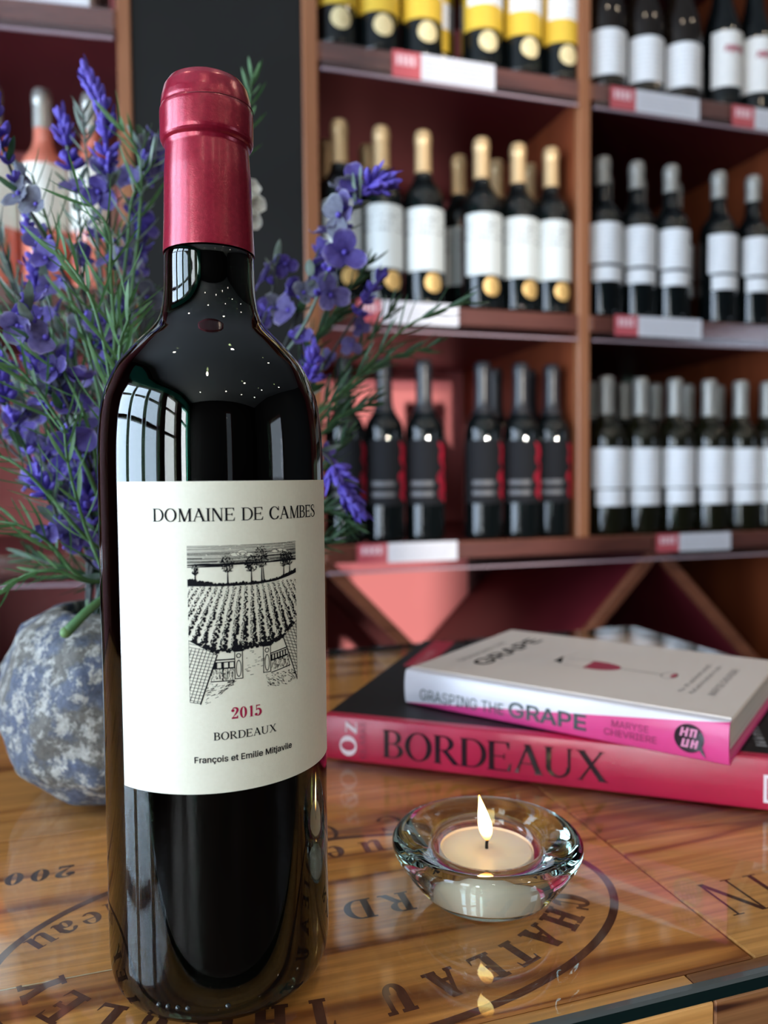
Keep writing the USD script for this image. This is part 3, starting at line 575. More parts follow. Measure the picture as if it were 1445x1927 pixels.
for (x0_, x1_, y0_, y1_) in [(UL, UR, 0, .0006), (UL, UR, WB - .0006, WB), (UL, UL + .0006, .0006, WB - .0006), (UR - .0006, UR, .0006, WB - .0006)]: eg.append(bx(x0_, x1_, y0_, y1_, 0.0001, GT - .0016))
put('edge', cat(*eg), GEDGE, glass)
bev = trimesh.Trimesh(np.array([[UL, 0, GT - .0016], [UR, 0, GT - .0016], [UR, .0022, GT + .00004], [UL, .0022, GT + .00004]]), np.array([[0, 1, 2], [0, 2, 3]]), process=False)
put('bevel', bev, plain('glass_bevel', (.05, .058, .058), .3), glass)
# ------------------------------------------------------------------ the wine bottle in front
BX, BY, RB = -.05843, .26448, .0375
bottle = thing('wine_bottle', 'tall dark red-wine bottle with burgundy capsule and large cream label, nearest on the table', 'bottle', (BX, BY, 0))
HB = [(.0330, 0.0), (.0352, .0014), (.0366, .0045), (.0373, .0085), (.0375, .014), (.0375, .100), (.0375, .170), (.0373, .180), (.0368, .1875), (.0357, .195), (.0336, .2010), (.0313, .2060), (.0275, .2110), (.0234, .2155), (.0196, .2192), (.0172, .2225), (.0158, .2270), (.0151, .2330), (.0148, .2440), (.0131, .2475), (.0126, .2790), (.0124, .296)]
outer = smooth_profile(HB, 160)
inner = np.c_[outer[:, 0] - .0034, outer[:, 1]]; inner = inner[(inner[:, 1] > .006)]
HGLASS = M('green_bottle_glass', {'p': ('principled_bsdf', {'base_color': (.035, .055, .032), 'roughness': 0.0, 'ior': 1.52, 'transmission_weight': 1.0})}, [])
gl = lathe(np.vstack([[(0, .004)], [(.026, .001)], outer, inner[::-1], [(0, .012)]]), 128)
gbody = put('glass', gl, HGLASS, bottle, smooth=60)
wi = inner[inner[:, 1] < .2195].copy(); wi[:, 0] -= .0002
put('wine', lathe(np.vstack([[(0, .0125)], wi, [(0, .2195)]]), 96), plain('red_wine', (.006, .0012, .0018), .02, ior=1.34), bottle, smooth=40)
dots = [m for a in (-12.4, -9.2, -5.9, -2.7, 9.5) for m in [T(trimesh.creation.icosphere(2, .0009), tr(*(np.array([(.0371) * math.cos(a / 1000 / RB - np.pi / 2), .0371 * math.sin(a / 1000 / RB - np.pi / 2), .0076]))))]]
put('embossed_dots', cat(*dots), plain('embossed_glass', (.01, .012, .012), .03, ior=1.5), bottle, smooth=True, kind='stuff')
CAPM = noisy('burgundy_capsule', [(.35, (.27, .006, .026)), (.65, (.33, .010, .034))], 700, .24, bump=.06, bscale=2600, metallic=.40, coat_weight=.35, coat_roughness=.18)
cp = [(.0152, .2445), (.0152, .2450), (.0147, .2560), (.01435, .2700), (.0139, .2765), (.01375, .2786), (.0140, .2799), (.0148, .2806), (.01525, .2814), (.0154, .2824), (.0154, .2850), (.0154, .2902), (.0153, .2912), (.0149, .2918), (.0149, .2930), (.0147, .2950), (.0138, .2985), (.0124, .3006), (.0105, .3017), (.007, .3022), (0, .3024)]
cpd = [cp[0]]
for a, b in zip(cp[:-1], cp[1:]):
    for t in np.linspace(0, 1, 5)[1:]: cpd.append((a[0] + (b[0] - a[0]) * t, a[1] + (b[1] - a[1]) * t))
caps = put('capsule', lathe(np.vstack([[(.0149, .2445)], cpd]), 96), CAPM, bottle, smooth=50)
fold = [((.0153 + .00012) * np.array([math.cos(a), math.sin(a), 0]) + [0, 0, .2912 + .0010 * math.sin((a + 1.7) * .8)]) for a in np.linspace(-1.75, .9, 40)]
put('fold_line', tube(fold, np.interp(np.linspace(0, 1, 40), [0, .2, .9, 1], [.00004, .00016, .00016, .00004]), 5), plain('capsule_fold', (.10, .004, .010), .5), caps)
PAPERH = noisy('cream_label_paper', [(.3, (.75, .715, .575)), (.7, (.78, .745, .605))], 900, .62, bump=.05, bscale=3000)
LZ0, LZ1, LA0, LA1 = .0743, .1683, -.0243, .0595
lab = put('label', lathe([(RB + .00025, z) for z in np.linspace(LZ0, LZ1, 24)], 96, (LA0 / RB - np.pi / 2, LA1 / RB - np.pi / 2)), PAPERH, bottle, smooth=True)
edge = [lathe([(RB - .0001, LZ0), (RB + .00025, LZ0)], 96, (LA0 / RB - np.pi / 2, LA1 / RB - np.pi / 2)), lathe([(RB + .00025, LZ1), (RB - .0001, LZ1)], 96, (LA0 / RB - np.pi / 2, LA1 / RB - np.pi / 2))]
RP = RB + .00034
def on_label(name, m, mat): put(name, wrap(m, RP), mat, lab)
def line(text, z, a0, a1, height, **kw):
    m = tri(serif_text(text, 1.0, **kw)); b = m.bounds; m.vertices[:, 0] = a0 + (m.vertices[:, 0] - b[0][0]) * (a1 - a0) / (b[1][0] - b[0][0]); m.vertices[:, 1] = z + m.vertices[:, 1] * height; return m
on_label('title_lettering', line('DOMAINE DE CAMBES', .1564, -.0104, .0466, .0039, w=.135, h=.062, st=.045, sl=.075, track=.03), INK)
on_label('vintage_lettering', line('2015', .0966, .0121, .0216, .0034, w=.17, h=.06, track=.05), REDINK)
on_label('region_lettering', line('BORDEAUX', .0905, .0068, .0266, .0024, w=.145, h=.075, st=.06, sl=.07, track=.04), INK)
nm = sans('Fran\u00e7ois et Emilie Mitjavile', 1.0, True); b = nm.bounds
nm.vertices[:, 0] = .0010 + (nm.vertices[:, 0] - b[0][0]) * (.0324 - .0010) / (b[1][0] - b[0][0]); nm.vertices[:, 1] = .0839 + nm.vertices[:, 1] * .0018
on_label('name_lettering', nm, INK)
# --- the engraving, in millimetres: a 0..35.3 across, z 101.5..149.2 up
er = random.Random(11)
FR = sbox(0, 101.3, 35.3, 149.2)
cloud = unary_union([ell(x, z, rx, rz) for x, z, rx, rz in [(14.2, 146.3, 1.8, .75), (16.2, 146.6, 1.9, 1.1), (18.3, 146.1, 1.6, .7), (27.0, 146.6, 1.5, .55), (28.8, 146.9, 1.4, .6), (30.4, 146.5, 1.0, .4)]])
sky = []
for k, z in enumerate(np.linspace(149.1, 143.9, 21)):
    a = 0.0
    while a < 35.3:
        l = er.uniform(4, 16); e = min(35.3, a + l); th_ = er.uniform(.05, .13) + (.09 if k in (9, 10, 14, 15, 18, 19) else 0)
        n = max(2, int((e - a) / 1.2)); xs = np.linspace(a, e, n); zs = z + np.cumsum([er.uniform(-.02, .02) for _ in xs])
        sky.append(LineString(np.c_[xs, zs]).buffer(th_ / 2, cap_style=2)); a = e + er.uniform(.05, .6)
sky = unary_union(sky).difference(cloud)
outl = unary_union([LineString([(cx + rx * math.cos(t + q) * (1 + er.uniform(-.1, .1)), cz + rz * math.sin(t + q)) for q in np.linspace(0, .8, 4)]).buffer(.06) for cx, cz, rx, rz in [(14.2, 146.3, 1.6, .6), (16.2, 146.6, 1.7, 1.0), (16.4, 146.4, 1.0, .5), (18.3, 146.1, 1.4, .6), (27.0, 146.6, 1.3, .5), (28.8, 146.9, 1.2, .5)] for t in np.linspace(0, 2 * np.pi, 8)[:-1]])
horizon = Polygon([(0, 143.6), (5, 143.9), (9, 143.75), (16, 143.9), (25, 143.7), (30, 144.0), (35.3, 143.8), (35.3, 143.25), (22, 143.25), (12, 143.15), (9.5, 143.0), (15, 142.75), (0, 142.75), (0, 143.0), (6, 143.1), (0, 143.25)])
def blob(x, z, r, n=9): return Polygon([(x + r * er.uniform(.55, 1.2) * math.cos(t), z + r * er.uniform(.55, 1.2) * math.sin(t)) for t in np.linspace(0, 2 * np.pi, n, endpoint=False)])
hedge = unary_union([Polygon([(0, 139.3), (3, 138.4), (8, 137.7), (14, 137.5), (20, 137.5), (27, 138.0), (32, 139.2), (35.3, 140.6), (35.3, 139.2), (32, 138.4), (27, 137.4), (20, 136.9), (13, 136.9), (0, 137.2)])] + [blob(x, np.interp(x, [0, 3, 8, 14, 20, 27, 32, 35.3], [139, 138.5, 137.6, 137.4, 137.4, 137.9, 139.1, 140.4]) + er.uniform(-.2, .25), er.uniform(.2, .6)) for x in np.linspace(.3, 35, 90)])
trees = []
for x, z0_, z1_, sp in [(2.3, 138.3, 143.7, 1.0), (11.8, 137.4, 146.0, 2.0), (19.0, 137.4, 145.7, 2.0), (22.3, 137.5, 148.3, 2.3), (30.2, 138.3, 146.4, 1.6), (32.6, 139, 145.9, 1.4)]:
    h_ = z1_ - z0_; zt = z0_ + .42 * h_
    trees.append(Polygon([(x - .26, z0_), (x + .26, z0_), (x + .1, zt + .8), (x - .1, zt + .8)]))
    if x == 22.3: trees.append(Polygon([(x + .6, z0_), (x + 1.05, z0_), (x + .5, zt + 1), (x + .3, zt + 1)]))
    for _ in range(9): q = er.uniform(0, np.pi); trees.append(LineString([(x, zt), (x + sp * .8 * math.cos(q), zt + h_ * .3 * math.sin(q))]).buffer(.06))
    for _ in range(int(70 * sp)):
        q, rr_ = er.uniform(0, 2 * np.pi), math.sqrt(er.random())
        trees.append(blob(x + sp * rr_ * math.cos(q), (zt + z1_) / 2 + h_ * .30 * rr_ * math.sin(q), er.uniform(.10, .30), 6))
trees = unary_union(trees)
def bottom(a): return np.interp(a, [0, 3.5, 8, 13.5, 19, 24, 29, 32, 35.3], [121.0, 118.9, 117.2, 117.4, 118.0, 117.8, 119.3, 121.6, 124.2])
rows_ = []
for a0 in np.arange(-22, 60, 1.72):
    s = (a0 - 18.6) / 23.0; pts = []
    for z in np.linspace(137.0, 116.5, 46):
        a = 18.6 + s * (160.5 - z); t = (137.0 - z) / 20.0
        if -1.5 < a < 36.8 and z > bottom(min(max(a, 0), 35.3)) - .3:
            w_ = .20 + .50 * t
            pts.append((a, z, w_))
            rows_.append(blob(a + er.uniform(-.25, .25) * (1 + t), z + er.uniform(-.25, .25), w_ * er.uniform(.7, 1.25), 6))
            for _ in range(4): rows_.append(blob(a - (.35 + .5 * t) * er.uniform(.5, 1.9), z + er.uniform(-.25, .25), er.uniform(.07, .15) * (1 + t), 5))
rows_ = unary_union(rows_).intersection(Polygon([(x, bottom(x)) for x in np.linspace(0, 35.3, 40)] + [(35.3, 140.4), (32, 138.8), (27, 137.6), (20, 137.1), (8, 137.1), (0, 137.1)]))
skirt = unary_union([blob(x, bottom(x) + er.uniform(-.1, .9), er.uniform(.3, .8)) for x in np.linspace(2, 33, 85)])
rl = Polygon([(0, 121.0), (8.2, 116.4), (3.1, 101.9), (0, 102.4)]); rr2 = Polygon([(35.3, 124.0), (29.6, 119.6), (35.3, 105.2)])
def tiles(poly, c, d1_, n1, d2_, n2):
    g = [poly.exterior.buffer(.09)]
    for k in range(n1): p = np.array(c) + np.array(d2_) * k; g.append(LineString([p - 40 * np.array(d1_), p + 40 * np.array(d1_)]).buffer(.06).intersection(poly))
    for k in range(n2): p = np.array(c) + np.array(d1_) * k * 1.0; g.append(LineString([p - 40 * np.array(d2_), p + 40 * np.array(d2_)]).buffer(.075).intersection(poly))
    return unary_union(g)
roofs = unary_union([tiles(rl, (0, 121), (.98, -.2), 1, (.48, .88), 1)] + [LineString([(-1, 121.2 - 1.0 * k), (10, 119.0 - 1.0 * k)]).buffer(.06).intersection(rl) for k in range(-3, 22)] + [LineString([(-2 + 1.15 * k, 100), (4.3 + 1.15 * k, 118.5)]).buffer(.08).intersection(rl) for k in range(-6, 7)] + [LineString([(8.3, 116.3), (3.2, 101.7)]).buffer(.17)]
                    + [rr2.exterior.buffer(.09), LineString([(29.6, 119.6), (35.3, 105.2)]).buffer(.17)] + [LineString([(28, 121 + k), (37, 118.2 + k)]).buffer(.06).intersection(rr2) for k in np.arange(-16, 8, .95)] + [LineString([(29.5 + k, 119.6 + .9 * k), (36.2 + k, 103 + .9 * k)]).buffer(.08).intersection(rr2) for k in np.arange(0, 6, .95)])
gate = []
for (p0, p1, zb, zt) in [(13.3, 15.9, 108.6, 117.2), (22.3, 25.0, 109.4, 117.8)]:
    pil = sbox(p0, zb, p1, zt).difference(sbox(p0 + .25, zb + .25, p1 - .25, zt - .3))
    gate += [pil, sbox(p0 - .4, zt - .2, p1 + .4, zt + .5), sbox(p0 + .4, zt + .4, p1 - .4, zt + 1.2), ell((p0 + p1) / 2, zt - 1.5, .75, .75).difference(ell((p0 + p1) / 2, zt - 1.5, .5, .5)), ell((p0 + p1) / 2, (zb + zt) / 2 - 1.1, .85, 2.6).difference(ell((p0 + p1) / 2, (zb + zt) / 2 - 1.1, .62, 2.3))]
    gate += [blob(er.uniform(p0 - .2, p1 + .2), zt + er.uniform(.8, 2.6), er.uniform(.2, .5)) for _ in range(22)]
gate += [sbox(7.5, 114.6, 13.3, 115.0), sbox(6.5, 112.0, 13.3, 114.2).difference(unary_union([sbox(a, 112.4, a + 1.2, 113.9) for a in (8.2, 10.2, 11.9)])), sbox(6.2, 108.2, 13.3, 108.5), sbox(9.8, 108.4, 10.0, 112)]
gate += [Polygon([(25.0, 115.0), (31, 116.0), (31, 116.35), (25, 115.35)]), Polygon([(25, 112.7), (31.4, 113.6), (31.0, 115.7), (25, 114.8)]).difference(unary_union([sbox(a, 113.2 + (a - 25) * .15, a + .55, 114.6 + (a - 25) * .15) for a in np.arange(25.5, 30.6, 1.02)])), Polygon([(25, 109.0), (32.3, 110.2), (32.3, 110.5), (25, 109.3)])]
for _ in range(420):                                         # hatching on the walls and the ground
    z = er.random()
    if z < .28: a, zz, l, q = er.uniform(6.4, 13.2), er.uniform(108.5, 112) , er.uniform(.3, .9), 90
    elif z < .5: a, zz, l, q = er.uniform(25.1, 32), er.uniform(109.8, 113.2), er.uniform(.3, 1.0), 90
    elif z < .72: a, zz, l, q = er.uniform(4.4, 13), 0, er.uniform(.3, 1.2), 20; zz = er.uniform(max(101.6, 107.9 - (13.6 - a) * .75), 108)
    elif z < .95: a, zz, l, q = er.uniform(23, 34.5), 0, er.uniform(.3, 1.1), -25; zz = er.uniform(104.2 + .02 * a, 109)
    else: a, zz, l, q = er.uniform(16.2, 22), er.uniform(108.8, 117), er.uniform(.3, 1.4), 0
    q = math.radians(q + er.uniform(-15, 15)); gate.append(LineString([(a, zz), (a + l * math.cos(q), zz + l * math.sin(q))]).buffer(er.uniform(.04, .09), cap_style=2))
gate = unary_union(gate).difference(unary_union([rl, rr2]))
eng = unary_union([sky, outl, horizon.difference(cloud), hedge.intersection(FR), trees, rows_.difference(unary_union([rl, rr2])), skirt.difference(unary_union([rl, rr2])), roofs, gate]).intersection(FR).simplify(.012)
em = tri(affinity.scale(eng, .001, .001, origin=(0, 0)))
put('engraving', wrap(em, RP, 0, 0, .0030), INK, lab)

# ------------------------------------------------------------------ candle in its glass
CX_, CY_ = .0406, .3070
holder = thing('candle_holder', 'thick clear glass tealight holder, round bowl in front of the books', 'candle holder', (CX_, CY_, 0))
hp = smooth_profile([(.0222, 0), (.0246, .0010), (.0275, .0036), (.0315, .0085), (.0350, .0135), (.0374, .0175), (.0383, .0200), (.0384, .0212), (.0379, .0226)], 40)
hi = [(.0368, .0237), (.0350, .0238), (.0325, .0233), (.0290, .0224), (.0255, .0214), (.0232, .0205), (.0217, .0194), (.0210, .0178), (.0207, .0150), (.0205, .0100), (.0203, .0058), (.0196, .0048), (0, .0046)]
CLEAR = M('clear_glass', {'p': ('principled_bsdf', {'base_color': (.985, .995, .99), 'roughness': 0.0, 'ior': 1.5, 'transmission_weight': 1.0}), 'v': ('absorption_volume', {'color': (.25, .86, .66), 'density': 7.0})}, [], 'p.BSDF', 'v.volume')
hsm = np.vstack([[(0, .0008)], [(.019, .0008)], [(.0215, 0)], hp, spline(np.array(hi[:-1]), 60), [(0, .0046)]])
put('glass', lathe(hsm, 120), CLEAR, holder, smooth=60)
tea = thing('tealight', 'lit cream tealight sitting in the glass holder', 'candle', (CX_, CY_, .0048))
WAX = M('wax', {'p': ('principled_bsdf', {'base_color': (.92, .74, .60), 'roughness': .38, 'subsurface_weight': .5, 'subsurface_radius': (.012, .006, .003), 'subsurface_scale': .6})}, [])
wx = lathe([(0, .0002), (.0182, .0002), (.0184, .0010), (.0184, .0122), (.0180, .0124), (.0172, .0121), (.010, .0118), (.004, .0119), (.0022, .0125), (0, .0126)], 72)
put('wax', wx, WAX, tea, smooth=40)
put('cup', lathe([(.0189, .0), (.0190, .0006), (.0190, .0128), (.0188, .0131), (.0186, .0128), (.0186, .0008)], 72), plain('cup_plastic', (.92, .74, .60), .3), tea, smooth=40)
wk = spline([(0, 0, .0120), (.0001, 0, .0150), (.0006, 0, .0172), (.0002, 0, .0190)], 10)
put('wick', tube(wk, np.linspace(.0007, .00055, 10), 8), plain('charred_wick', (.015, .010, .008), .9), tea)
fl = lathe(smooth_profile([(.0003, 0), (.0016, .0016), (.00255, .0042), (.0027, .0062), (.0023, .0095), (.0015, .0132), (.0007, .0165), (.0002, .0188)], 40), 32)
fv = fl.vertices.copy(); fv[:, 0] += -.0032 * (fv[:, 2] / .0188) ** 1.3 + .0002; fl.vertices = fv; fl.apply_translation([0, 0, .0158])
FLAME = M('flame', {'g': ('texture_coordinate', {}), 's': ('separate_xyz', {}), 'mr': ('map_range', {'from_min': .0158, 'from_max': .0346, 'to_min': 0, 'to_max': 1}), 'r': ('rgb_ramp', {'ramp': [(0, (.9, .26, .05)), (.12, (1, .45, .10)), (.3, (1, .72, .28)), (.6, (1, .80, .42)), (.85, (1, .62, .18)), (1, (1, .42, .08))]}),
                    'r2': ('rgb_ramp', {'ramp': [(0, (.06, .06, .06)), (.18, (.45, .45, .45)), (.4, (1, 1, 1)), (.8, (.8, .8, .8)), (1, (.35, .35, .35))]}), 'm': ('math', {'math_type': 'multiply', 'value2': 26.0}), 'e': ('emission', {})},
          [('g.object', 's.vector'), ('s.z', 'mr.value'), ('mr.result', 'r.fac'), ('mr.result', 'r2.fac'), ('r2.color', 'm.value1'), ('r.color', 'e.color'), ('m.value', 'e.strength')], 'e.emission')
put('flame', fl, FLAME, tea, smooth=True)
FLM = UsdLux.SphereLight.Define(stage, str(tea.GetPath()) + '/glow'); FLM.CreateRadiusAttr(.0015); FLM.CreateIntensityAttr(150.0); FLM.CreateColorAttr(Gf.Vec3f(1, .55, .2)); FLM.AddTranslateOp().Set(Gf.Vec3d(-.0010, 0, .0240))

# ------------------------------------------------------------------ the two books
def book(name, label, loc, ang, L, Wd, Hh, cover_t, spine_m, top_m, back_m, overhang=.003):
    """origin at the spine's head-end bottom corner; x along the spine, y to the fore-edge"""
    t = thing(name, label, 'book', loc, math.radians(ang))
    put('front_cover', rbox(0, L, .0055, Wd, Hh - cover_t, Hh, .0007), top_m, t)
    put('back_cover', rbox(0, L, .0055, Wd, 0, cover_t, .0007), back_m, t)
    pr = [(y, z) for y, z in [(.0062, 0), (.0015, .0004), (.0002, .0022), (-.0006, Hh * .3), (-.0008, Hh / 2), (-.0006, Hh * .7), (.0002, Hh - .0022), (.0015, Hh - .0004), (.0062, Hh)]]
    q = spline(pr, 33); inn = [(.0062, Hh - .0005), (.0015, Hh - .002), (.0012, .002), (.0062, .0005)]
    ring_ = np.vstack([q, inn]); pg = Polygon(ring_).buffer(0)
    sp_ = trimesh.creation.extrude_polygon(pg, L, engine='earcut'); V = sp_.vertices.copy(); sp_.vertices = np.c_[V[:, 2], V[:, 0], V[:, 1]]; sp_.fix_normals()
    put('spine', sp_, spine_m, t, smooth=30)
    put('page_block', rbox(overhang, L - overhang, .004, Wd - overhang, cover_t + .0001, Hh - cover_t - .0001, .0004), PAGES, t)
    return t
PAGES = M('page_edges', {'g': ('texture_coordinate', {}), 'm': ('mapping', {'scale': (3, 3, 2600)}), 'n': ('noise_texture', {'scale': 1.0, 'detail': 1}), 'r': ('rgb_ramp', {'ramp': [(.35, (.55, .48, .42)), (.65, (.72, .66, .60))]}), 'p': ('principled_bsdf', {'roughness': .8})}, [('g.object', 'm.vector'), ('m.vector', 'n.vector'), ('n.fac', 'r.fac'), ('r.color', 'p.base_color')])
CRIM = plain('crimson_jacket', (.46, .010, .055), .30, coat_weight=.35, coat_roughness=.25)
JBLACK = plain('black_jacket', (.008, .009, .011), .5, specular_ior_level=.3)
BIG = (-.0365, .4545, .0); big_a = -18.9; BL, BW, BH = .268, .2165, .0275
big = book('book', 'thick hardback with black cover and crimson spine, lying under the white book', BIG, big_a, BL, BW, BH, .0028, CRIM, JBLACK, JBLACK)
FOIL = plain('black_foil', (.020, .008, .016), .16, coat_weight=.6)
SPX, SPZ = np.array([1., 0, 0]), np.array([0, 0, 1.])
def on_spine(name, m, mat, parent, y=-.00105): put(name, place2d(m, (0, y, 0), SPX, SPZ), mat, parent)
def setm(m, x, z, width=None, height=None):
    m = m.copy(); b = m.bounds; w_, h_ = b[1][0] - b[0][0], b[1][1] - b[0][1]
    sx = (width / w_) if width else 1; sy = (height / h_) if height else sx
    if not width: sx = sy
    m.vertices[:, 0] = x + (m.vertices[:, 0] - b[0][0]) * sx; m.vertices[:, 1] = z + (m.vertices[:, 1] - b[0][1]) * sy; return m
def turned(m, deg):
    m = m.copy(); c, s = math.cos(math.radians(deg)), math.sin(math.radians(deg)); x, y = m.vertices[:, 0].copy(), m.vertices[:, 1].copy()
    m.vertices[:, 0], m.vertices[:, 1] = c * x - s * y, s * x + c * y; return m
on_spine('title_lettering', setm(tri(serif_text('BORDEAUX', 1, w=.15, h=.04, st=.03, sl=.05, track=.02)), .0367, .0056, .1262, .0166), FOIL, big)
SILV = plain('pale_foil', (.80, .70, .76), .3)
on_spine('author_lettering', setm(turned(tri(serif_text('O', 1, w=.20, h=.10)), 90), .0098, .0042, .0108, .0120), SILV, big)
on_spine('author_lettering', setm(turned(tri(affinity.scale(serif_glyph('z', w=.2, h=.1)[0], 1, 1)), 90), .0136, .0176, .0072, .0072), SILV, big)
on_spine('author_lettering', setm(turned(tri(serif_text('CLARKE', 1, w=.12, h=.06)), 90), .0226, .0034, .0036, .0225), plain('dark_red_print', (.17, .008, .04), .4), big)
sq = sbox(.2376, .0050, .2520, .0192).difference(sbox(.2392, .0066, .2504, .0176))
on_spine('publisher_emblem', tri(sq), SILV, big)
def faint_line(seed, n=16):
    """a line of print too blurred to read: a row of small strokes"""
    r = random.Random(seed); x, g = 0.0, []
    for _ in range(n):
        w_ = r.uniform(.35, .8); g += [sbox(x, 0, x + .14, r.uniform(.7, 1)), sbox(x + w_ * .5, 0, x + w_ * .5 + .14, r.uniform(.6, 1)), sbox(x, r.choice([0, .42, .8]), x + w_ * .6, r.choice([.95, 1.0]) if r.random() < .2 else .55)]; x += w_ + (.5 if r.random() < .2 else .15)
    return tri(unary_union(g))
def on_top(name, m, mat, parent, H_, ex=(0, 1, 0), ey=(-1, 0, 0), o=(0, 0)): put(name, place2d(m, (o[0], o[1], H_ + .00012), np.array(ex, float), np.array(ey, float)), mat, parent)
put('cover_panel', bx(.0095, .0275, .126, .2162, BH, BH + .00012), plain('cover_red', (.34, .012, .035), .35), big)
on_top('cover_lettering', setm(faint_line(3, 8), .130, -.0215, .050, .007), plain('cover_rose_print', (.50, .16, .18), .4), big, BH + .0001)
on_top('cover_lettering', setm(faint_line(4, 8), .017, -.2415, .045, .0055), plain('cover_grey_print', (.30, .32, .36), .4), big, BH)
# the white book
WBA = -35.5; WL, WW, WH = .1875, .1475, .0218
COVERW = plain('ivory_cover', (.74, .65, .585), .45, coat_weight=.25, coat_roughness=.3)
SPW = M('two_tone_spine', {'g': ('texture_coordinate', {}), 's': ('separate_xyz', {}), 'k': ('math', {'math_type': 'multiply_add', 'value2': .1095, 'value3': .00105}), 'd': ('math', {'math_type': 'less_than'}), 'x': ('mix_color', {'a': (.76, .74, .80), 'b': (.68, .055, .24)}), 'p': ('principled_bsdf', {'roughness': .35, 'coat_weight': .3, 'coat_roughness': .2})},
        [('g.object', 's.vector'), ('s.x', 'k.value1'), ('s.z', 'd.value1'), ('k.value', 'd.value2'), ('d.value', 'x.fac'), ('x.result', 'p.base_color')])
PINKC = plain('pink_cover', (.62, .05, .20), .38, coat_weight=.3)
white = book('book', 'slim ivory hardback with pink and white spine, on top of the black book', (.0123, .4730, BH + .0003), WBA, WL, WW, WH, .0024, SPW, COVERW, PINKC)
put('hinge_ridge', T(trimesh.creation.cylinder(.0011, WL - .001, sections=12), tr(WL / 2, .0072, WH - .0004) @ rotm(90, [0, 1, 0])), COVERW, white, smooth=True)
on_spine('title_lettering', setm(sans('GRASPING THE', 1), .0115, .0048, .0565, .0066), plain('grey_spine_print', (.045, .065, .065), .45), white)
on_spine('title_lettering', setm(sans('GRAPE', 1, True), .0712, .0046, .0455, .0088), plain('dark_spine_print', (.022, .045, .045), .4), white)
PKD = plain('maroon_spine_print', (.24, .02, .09), .45)
on_spine('author_lettering', setm(sans('MARYSE', 1), .1305, .0098, .0190, .0036), PKD, white); on_spine('author_lettering', setm(sans('CHEVRIERE', 1), .1265, .0050, .0270, .0036), PKD, white)
lg = unary_union([Point(.1692, .0110).buffer(.0071, 20), Polygon([(.1735, .0065), (.1772, .0022), (.1750, .0088)])])
on_spine('publisher_emblem', tri(lg), FOIL, white)
lt = unary_union([affinity.translate(affinity.skew(sbox(x, z, x + w_, z + h_), 12), 0, 0) for x, z, w_, h_ in [(.1652, .0118, .0011, .0044), (.1676, .0118, .0011, .0044), (.1652, .0136, .0034, .0009), (.1698, .0118, .0011, .0042), (.1718, .0118, .0011, .0042), (.1698, .0151, .003, .0009), (.1658, .0064, .0011, .0042), (.1680, .0064, .0011, .0042), (.1702, .0064, .0011, .0042), (.1702, .0083, .0032, .0009), (.1722, .0064, .0011, .0042), (.1658, .0064, .003, .0009)]])
on_spine('emblem_letters', tri(lt), plain('pink_emblem_print', (.70, .25, .42), .4), white, -.0012)
on_top('title_lettering', setm(sans('GRASPING THE', 1), .036, -.0195, .066, .0042), plain('cover_print', (.25, .22, .20), .5), white, WH)
on_top('title_lettering', setm(sans('GRAPE', 1, True), .036, -.0375, .088, .0120), INK, white, WH)
bowl_ = affinity.scale(Point(0, 0).buffer(1, 24), .0105, .0165).intersection(sbox(-.02, -.02, .02, .004))
GREYL = plain('cover_line_print', (.30, .26, .24), .5)
gx, gy = .0735, 0
def cov(shape): return affinity.translate(shape, gx, -.094)
on_top('glass_drawing', tri(cov(bowl_)), plain('cover_wine_print', (.36, .015, .055), .45), white, WH)
on_top('glass_drawing', tri(cov(unary_union([sbox(-.0006, -.042, .0006, -.0165), affinity.translate(affinity.scale(Point(0, 0).buffer(1, 24), .008, .0046).difference(affinity.scale(Point(0, 0).buffer(1, 24), .0074, .0040)), 0, -.0455), LineString([(-.0105, .002), (-.0085, .020)]).buffer(.0003), LineString([(.0105, .002), (.0085, .020)]).buffer(.0003)]))), GREYL, white, WH)
on_top('glass_drawing', tri(cov(affinity.translate(affinity.scale(Point(0, 0).buffer(1, 20), .0055, .0018), .001, -.0482))), plain('cover_foot_print', (.42, .04, .08), .45), white, WH)
on_top('glass_drawing', tri(cov(unary_union([affinity.rotate(affinity.scale(Point(0, .023).buffer(1, 12), .006, .0016), 20), sbox(-.004, .024, .010, .0256)]))), INK, white, WH)
for k, (x, t_) in enumerate([(.1520, 5), (.1580, 6)]): on_top('subtitle_lettering', setm(faint_line(t_), .042, -x - .0030, .070, .0030), plain('cover_small_print' if k == 0 else 'cover_small_print_2', (.34, .30, .28), .5), white, WH)
on_top('author_lettering', setm(sans('MARYSE CHEVRIERE', 1), .044, -.1715, .066, .0042), plain('cover_author_print', (.22, .19, .18), .5), white, WH)

# ------------------------------------------------------------------ vase
VX, VY = -.1475, .4300
vr = np.random.default_rng(5)
pts = []
for r, z, n, ph in [(.041, 0, 9, .2), (.063, .021, 9, .55), (.0665, .047, 9, .2), (.064, .068, 9, .5), (.055, .0855, 10, .1), (.038, .0985, 10, .4)]:
    for k in range(n):
        a = 2 * np.pi * k / n + ph + vr.uniform(-.12, .12); q = r * vr.uniform(.965, 1.03)
        pts.append([q * math.cos(a), q * math.sin(a), z + (vr.uniform(-.003, .003) if 0 < z < .095 else 0)])
hull = trimesh.convex.convex_hull(np.array(pts))
man = m3.Manifold(m3.Mesh(np.asarray(hull.vertices, np.float32), np.asarray(hull.faces, np.uint32)))
man = man - m3.Manifold.cylinder(.09, .027, .031, 48).translate([0, 0, .022])
man = man.refine_to_length(.0022); mm = man.to_mesh(); vm = trimesh.Trimesh(mm.vert_properties[:, :3], mm.tri_verts, process=True)
trimesh.smoothing.filter_taubin(vm, iterations=22)
nv = meshkit.fbm(vm.vertices * 90 + 7, 3) - .5; lim = np.clip(vm.vertices[:, 2] / .004, 0, 1)
